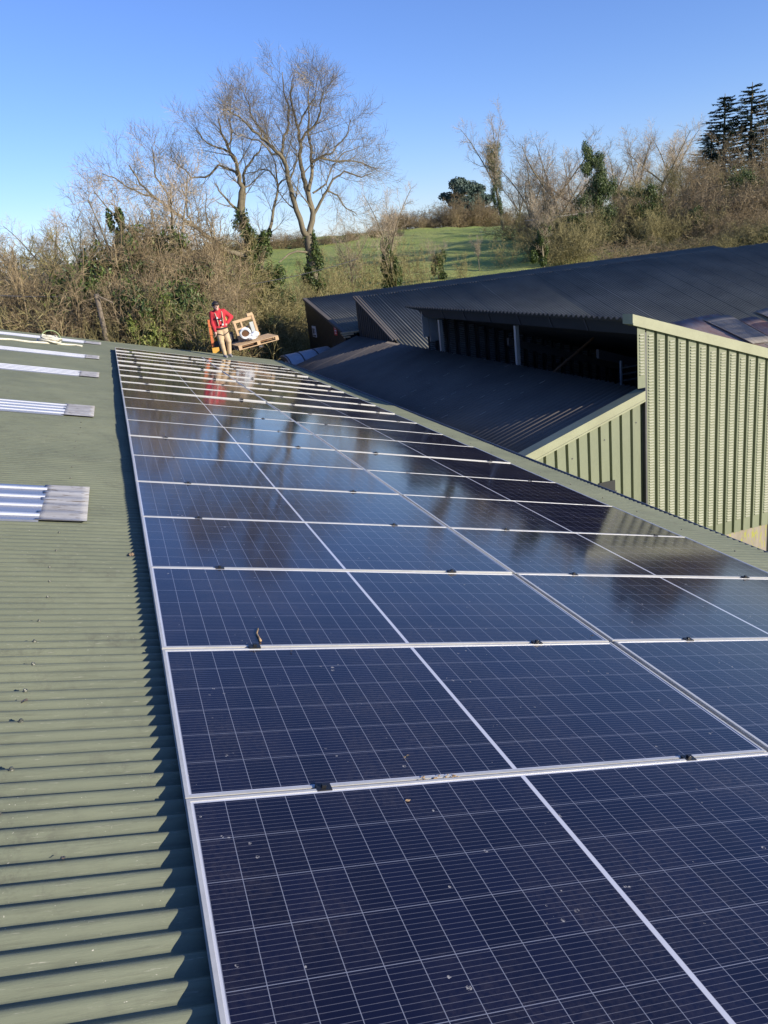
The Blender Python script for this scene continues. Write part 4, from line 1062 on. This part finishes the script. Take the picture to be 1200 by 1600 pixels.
def leafmesh(seed, mat, n, size):
    r = random.Random(seed); cs = []
    for k in range(16):
        a = r.uniform(0, 6.28); q = r.uniform(0, 1.3); z = r.uniform(.4, 2.7); q *= (1.15 - .25 * z)
        cs.append(((math.cos(a) * q, math.sin(a) * q, z), (r.uniform(.35, .75), r.uniform(.35, .75), r.uniform(.3, .6)), 1))
    return leaves(seed, cs, n, size, 1).mesh('leaves', M[mat])
LV_I = [leafmesh(300 + k, 'ivy', 6500, .075) for k in range(2)]
LV_G = [leafmesh(320 + k, 'leaf_green', 6500, .085) for k in range(2)]
bi = [0]
def bush(x, y, kind, s, label, group, lv=None, sx=1.0, gz=None, name='bush', cat='bush'):
    r = rng; k = bi[0]; bi[0] += 1
    ks = [q for q in BU if q[0] == kind]; me = BU[ks[k % len(ks)]]
    f = 1.0
    if s > 1.55 and kind in ('brown', 'olive', 'pale'):
        tk = [q for q in TALL if q[0] == kind]; me = TALL[tk[k % len(tk)]]; f = 2.9 / 7.4
    ms = [('twigs', me)]
    if lv == 'ivy': ms.append(('leaves', LV_I[k % 2]))
    if lv == 'green': ms.append(('leaves', LV_G[k % 2]))
    t = place(name, ms, (x, y, ground_z(x, y) if gz is None else gz), (s * sx * f, s * f), r.uniform(0, 6.28), label, cat, group)
    if lv and f != 1.0:
        for c in t.children:
            if c.name.startswith('leaves'): c.scale = (1 / f,) * 3
    return t
def bpx(px, py_top, Y, kind, label, group, lv=None, wide=1.0, gz=None):
    p = at(px, py_top, Y); z = ground_z(p.x, Y) if gz is None else gz
    s = max(.25, (p.z - z) / 2.9)
    return bush(p.x, Y, kind, s, label, group, lv, wide, gz=z)
GL = 'bushes of the brown hedge on the left'
# left hedge: a deep, tall brown thicket
for i, (px, py, Y) in enumerate([(-70, 400, 33), (-20, 405, 31), (35, 400, 34), (80, 385, 32), (125, 380, 35), (60, 440, 29), (150, 430, 30.5), (-30, 450, 28.5), (110, 465, 27.8), (180, 375, 34), (225, 358, 36), (270, 350, 37), (310, 372, 38), (200, 400, 31), (250, 385, 32.5), (300, 385, 34), (345, 432, 37), (220, 440, 29), (175, 470, 28), (15, 470, 27.5), (140, 352, 40), (190, 340, 41), (250, 335, 43), (300, 338, 44)]):
    bpx(px, py, Y, 'brown' if i % 4 else 'olive', 'dense leafless hedge bush on the left behind the roof end', GL, wide=rng.uniform(.85, 1.05))
for px, py, Y, l_ in ((215, 345, 35, 'dark ivy mass high in the left hedge under the pale bare tree'), (165, 385, 33.5, 'ivy-covered bush left of the high ivy mass'), (265, 400, 33, 'ivy-leafed bush at the heart of the left hedge, behind the others'), (100, 420, 31, 'ivy-leafed bush farthest left in the hedge'), (310, 400, 35, 'ivy-leafed bush rightmost in the left hedge, under the long ash limb'), (255, 440, 28.2, 'ivy-leafed bush in the middle of the hedge just beyond the roof end'), (300, 452, 28.8, 'ivy-leafed bush closest to the worker'), (205, 436, 29.5, 'ivy-leafed bush directly behind the leaning pole'), (285, 430, 30, 'dark ivy-covered bush above the small green hedge'), (240, 455, 28.5, 'ivy-leafed bush right of the leaning pole')):
    bpx(px, py, Y, 'brown', l_, 'ivy-covered bushes in the left hedge', 'ivy', .8)
for px, py, Y, l_ in ((225, 490, 27.2, 'low light green leafy bush just right of the leaning pole'), (265, 475, 27.6, 'green leafy bush before the dark ivy at the roof end'), (305, 490, 27.8, 'green leafy bush nearest the worker on his left in the photo'), (200, 505, 26.6, 'lowest green bush at the foot of the leaning pole')):
    bpx(px, py, Y, 'olive', l_, 'green bushes at the roof end', 'green', .55)
# shrubs on the bank behind the worker
for px, py, Y, lv, l_ in ((440, 455, 38, 'ivy', 'ivy thicket around the foot of the left ash'), (425, 490, 35.5, 'ivy', 'low ivy shrub right above the pallet'), (455, 480, 37, None, 'twiggy shrub between the pallet and the black shed'), (350, 468, 40, None, 'twiggy bush left of the pasture gap'), (470, 440, 41, None, 'bare shrub at the foot of the tallest ash'), (335, 470, 34, 'green', 'leafy shrub just behind the worker')):
    bpx(px, py, Y, 'olive', l_, 'shrubs on the bank behind the worker', lv, .75)
# thin growth along the near edge of the field
GF = 'thin leafless shrubs along the near field edge'
for px, py, Y in ((500, 400, 44), (525, 385, 48), (555, 395, 45), (575, 380, 50), (610, 385, 47), (640, 370, 52), (660, 385, 49), (720, 395, 51), (790, 372, 57), (520, 425, 42), (450, 420, 46), (480, 405, 49), (395, 425, 48), (960, 340, 58), (1000, 350, 57)):
    bpx(px, py, Y, 'thin', 'thin leafless shrub standing before the green field', GF, wide=rng.uniform(.45, .8))
# hedge and thicket on the right
GR = 'bushes of the brown thicket on the right'
for px, py, Y in ((1075, 262, 62), (1110, 250, 66), (1150, 248, 64), (1190, 225, 67), (1230, 220, 63), (1100, 300, 56), (1140, 290, 55), (1180, 285, 57), (1225, 275, 56), (1060, 310, 58), (1250, 250, 66), (1205, 190, 74), (1160, 330, 51), (1210, 330, 50), (1110, 335, 52)):
    bpx(px, py, Y, 'brown', 'dense brown bush in the thicket above the dark barn roof', GR, wide=rng.uniform(.8, 1.0))
for px, py, Y, kd, lv, l_ in ((1015, 285, 57, 'olive', 'ivy', 'ivy-topped bush right of the tall ivy column'), (1030, 330, 54, 'olive', None, 'olive bush in front of the ivy-topped one on the right'), (905, 330, 56, 'olive', 'ivy', 'dark ivy bush at the foot of the tall ivy column'), (870, 290, 62, 'brown', None, 'brown bush left of the tall ivy column'), (960, 310, 66, 'brown', None, 'brown bush behind the tall ivy column'), (985, 300, 63, 'brown', None, 'brown bush between the ivy column and the ivy-topped bush'), (890, 350, 53, 'olive', None, 'low olive bush under the ivy column'), (850, 345, 58, 'olive', 'ivy', 'ivy-clad bush at the left end of the right hedge')):
    bpx(px, py, Y, kd, l_, 'bushes around the tall ivy column', lv, .85)
GB = 'bushes of the continuous belt on the right skyline'
for px, py, Y in ((880, 292, 78), (915, 290, 77), (945, 292, 80), (850, 318, 74), (815, 322, 80), (975, 285, 78), (1005, 280, 80), (1035, 275, 82), (1060, 268, 80), (960, 325, 62), (925, 335, 60), (1040, 300, 64), (1085, 255, 78), (1120, 245, 80)):
    bpx(px, py, Y, 'olive' if int(px) % 2 else 'brown', 'leafless bush in the continuous belt along the right skyline', GB, wide=rng.uniform(.95, 1.15))
for px, py, Y, l_ in ((985, 290, 70, 'ivy-dressed bush between the ivy column and the ivy-topped bush, set back'), (1165, 262, 60, 'ivy-flecked bush in the right thicket near the picture edge'), (1090, 320, 54, 'ivy-flecked bush just above the dark barn ridge on the right')):
    bpx(px, py, Y, 'olive', l_, 'ivy-flecked bushes on the right', 'ivy', .8)
for i in range(9):
    px = 975 + i * 29 + rng.uniform(-8, 8)
    bpx(px, 421 - (px - 850) * .138 - rng.uniform(14, 34), rng.uniform(43, 48), 'olive' if i % 3 else 'brown', 'low scrubby bush just behind the ridge of the big dark barn', 'low scrub behind the dark barn ridge', 'ivy' if i % 6 == 2 else None, rng.uniform(1.1, 1.4))
# far hedge along the top of the field
GH = 'bushes of the far hedge on the skyline'
for i in range(19):
    px = 610 + i * 15 + rng.uniform(-5, 5); py = 335 - 5 * math.sin(i * 1.3) - (12 if 4 < i < 11 else 0)
    bpx(px, py, 148 + rng.uniform(-3, 3), 'brown', 'distant brown hedge bush along the top of the field', GH, wide=1.35)
for px, py, Y in ((700, 302, 144), (735, 305, 145), (765, 310, 146)):
    bpx(px, py, Y, 'brown', 'taller brown bush in front of the dark evergreen', 'taller bushes by the dark evergreen', wide=.9)
for i in range(9):
    px = 330 + i * 36; bpx(px, 372 - 2 * i + rng.uniform(-6, 6), 120, 'brown', 'far brown bush on the skyline behind the ash trees', 'far bushes behind the ash trees', wide=1.3)
for i in range(6):
    px = -40 + i * 55; bpx(px, 395 + rng.uniform(-8, 8), 60, 'pale', 'pale twiggy bush beyond the left hedge', 'pale bushes beyond the left hedge', wide=1.1)

# evergreens ------------------------------------------------------------------
def conifer_mesh(seed, H=14.0):
    r = random.Random(seed); b = MB(); tk_ = MB()
    tk_.tube([Vector((0, 0, -.5)), Vector((.05, 0, H * .5)), Vector((0, 0, H))], [H * .022, H * .013, .03], 8, cap=False)
    z = H * .12
    while z < H * .985:
        f = 1 - z / H; L0 = H * .34 * (f ** .70) + .2
        for k in range(8):
            a = r.uniform(0, 6.28); L = L0 * r.uniform(.55, 1.2); n = 5; d = Vector((math.cos(a), math.sin(a), .15 - .25 * f)); p = Vector((0, 0, z)); pts = [p]
            for i in range(n):
                d = (d + Vector((0, 0, -.05 + .05 * i * .6)) + Vector((r.gauss(0, .06), r.gauss(0, .06), r.gauss(0, .05)))).normalized(); p = p + d * (L / n); pts.append(p)
            tk_.tube(pts, [.035 * (1 - .16 * i) for i in range(n + 1)], 3, cap=False)
            for i in range(int(60 * L / L0 + 16)):
                t = r.uniform(.15, 1.05); f_ = min(t * n, n - .01); q = pts[int(f_)].lerp(pts[int(f_) + 1], f_ - int(f_))
                sd = Vector((-d.y, d.x, 0)).normalized() * r.choice((-1, 1)); e_ = (d * .5 + sd * r.uniform(.2, 1) + Vector((0, 0, r.uniform(-.55, .12)))).normalized()
                ln = r.uniform(.30, .66) * (.5 + .5 * f); up = Vector((r.gauss(0, .3), r.gauss(0, .3), 1)).normalized(); wv = e_.cross(up).normalized() * ln * .19
                b.add([q, q + e_ * ln * .5 + wv, q + e_ * ln, q + e_ * ln * .5 - wv], [(0, 1, 2, 3)])
        z += H * .026 * r.uniform(.8, 1.2)
    return tk_.mesh('trunk', M['bark_ash'], True), b.mesh('crown', M['needles'])
CF = [conifer_mesh(401), conifer_mesh(402)]
for px, py, Y, k, l_ in ((1133, 146, 125, 0, 'dark spruce on the right skyline, left of the pair'), (1176, 128, 122, 1, 'tallest dark spruce on the right skyline'), (1212, 150, 120, 0, 'dark spruce cut by the right edge of the picture'), (1112, 195, 130, 1, 'smaller dark spruce at the left of the skyline group')):
    p = at(px, py, Y); z = ground_z(p.x, Y) - .5; s = (p.z - z) / 14.0
    place('spruce_tree', [('trunk', CF[k][0]), ('crown', CF[k][1])], (p.x, Y, z), (s * 1.25, s), rng.uniform(0, 6), l_, 'tree', 'dark spruces on the right skyline')
def evergreen(px, py, Y, label, wd):
    p = at(px, py, Y); z = ground_z(p.x, Y); H = p.z - z; r = random.Random(int(px)); cs = []
    for k in range(26):
        a = r.uniform(0, 6.28); zz = r.uniform(.08, .86) * H; q = r.uniform(0, wd * .46) * math.sqrt(max(.05, 1 - (zz / H) ** 2))
        cs.append(((math.cos(a) * q, math.sin(a) * q, zz), (wd * r.uniform(.14, .26), wd * r.uniform(.14, .26), H * r.uniform(.08, .15)), 1))
    t = thing('evergreen_tree', label, 'tree', (p.x, Y, z)); b = MB(); b.tube([Vector((0, 0, -.3)), Vector((0, 0, H * .8))], [.35, .12], 8); b.build('trunk', M['bark_ash'], t)
    leaves(int(px), cs, 9000, .42).build('crown', M['needles'], t)
evergreen(718, 272, 152, 'rounded dark evergreen on the skyline above the field', 8.5)
evergreen(745, 280, 155, 'lower dark evergreen just right of the rounded one', 7.0)

# rough grass on the bank ------------------------------------------------------
b = MB(); r = random.Random(77)
for i in range(26000):
    y = 26.5 + 15 * r.random() ** 1.3; x = r.uniform(-1, 9.5 if y < 33 else 13); 
    if x > 7.4 and y < 32.6: continue
    z = ground_z(x, y); h = r.uniform(.10, .38); a = r.uniform(0, 6.28); wv = Vector((math.cos(a), math.sin(a), 0)) * r.uniform(.008, .018); ln = Vector((r.gauss(0, .12), r.gauss(0, .12), h)); p = Vector((x, y, z - .03))
    b.add([p - wv, p + wv, p + ln * .6 + wv * .6, p + ln * 1.0 + Vector((r.gauss(0, .04), 0, 0)), p + ln * .6 - wv * .6], [(0, 1, 2, 4), (4, 2, 3)])
tag(b.build('rough_grass', M['blade']), kind='stuff')
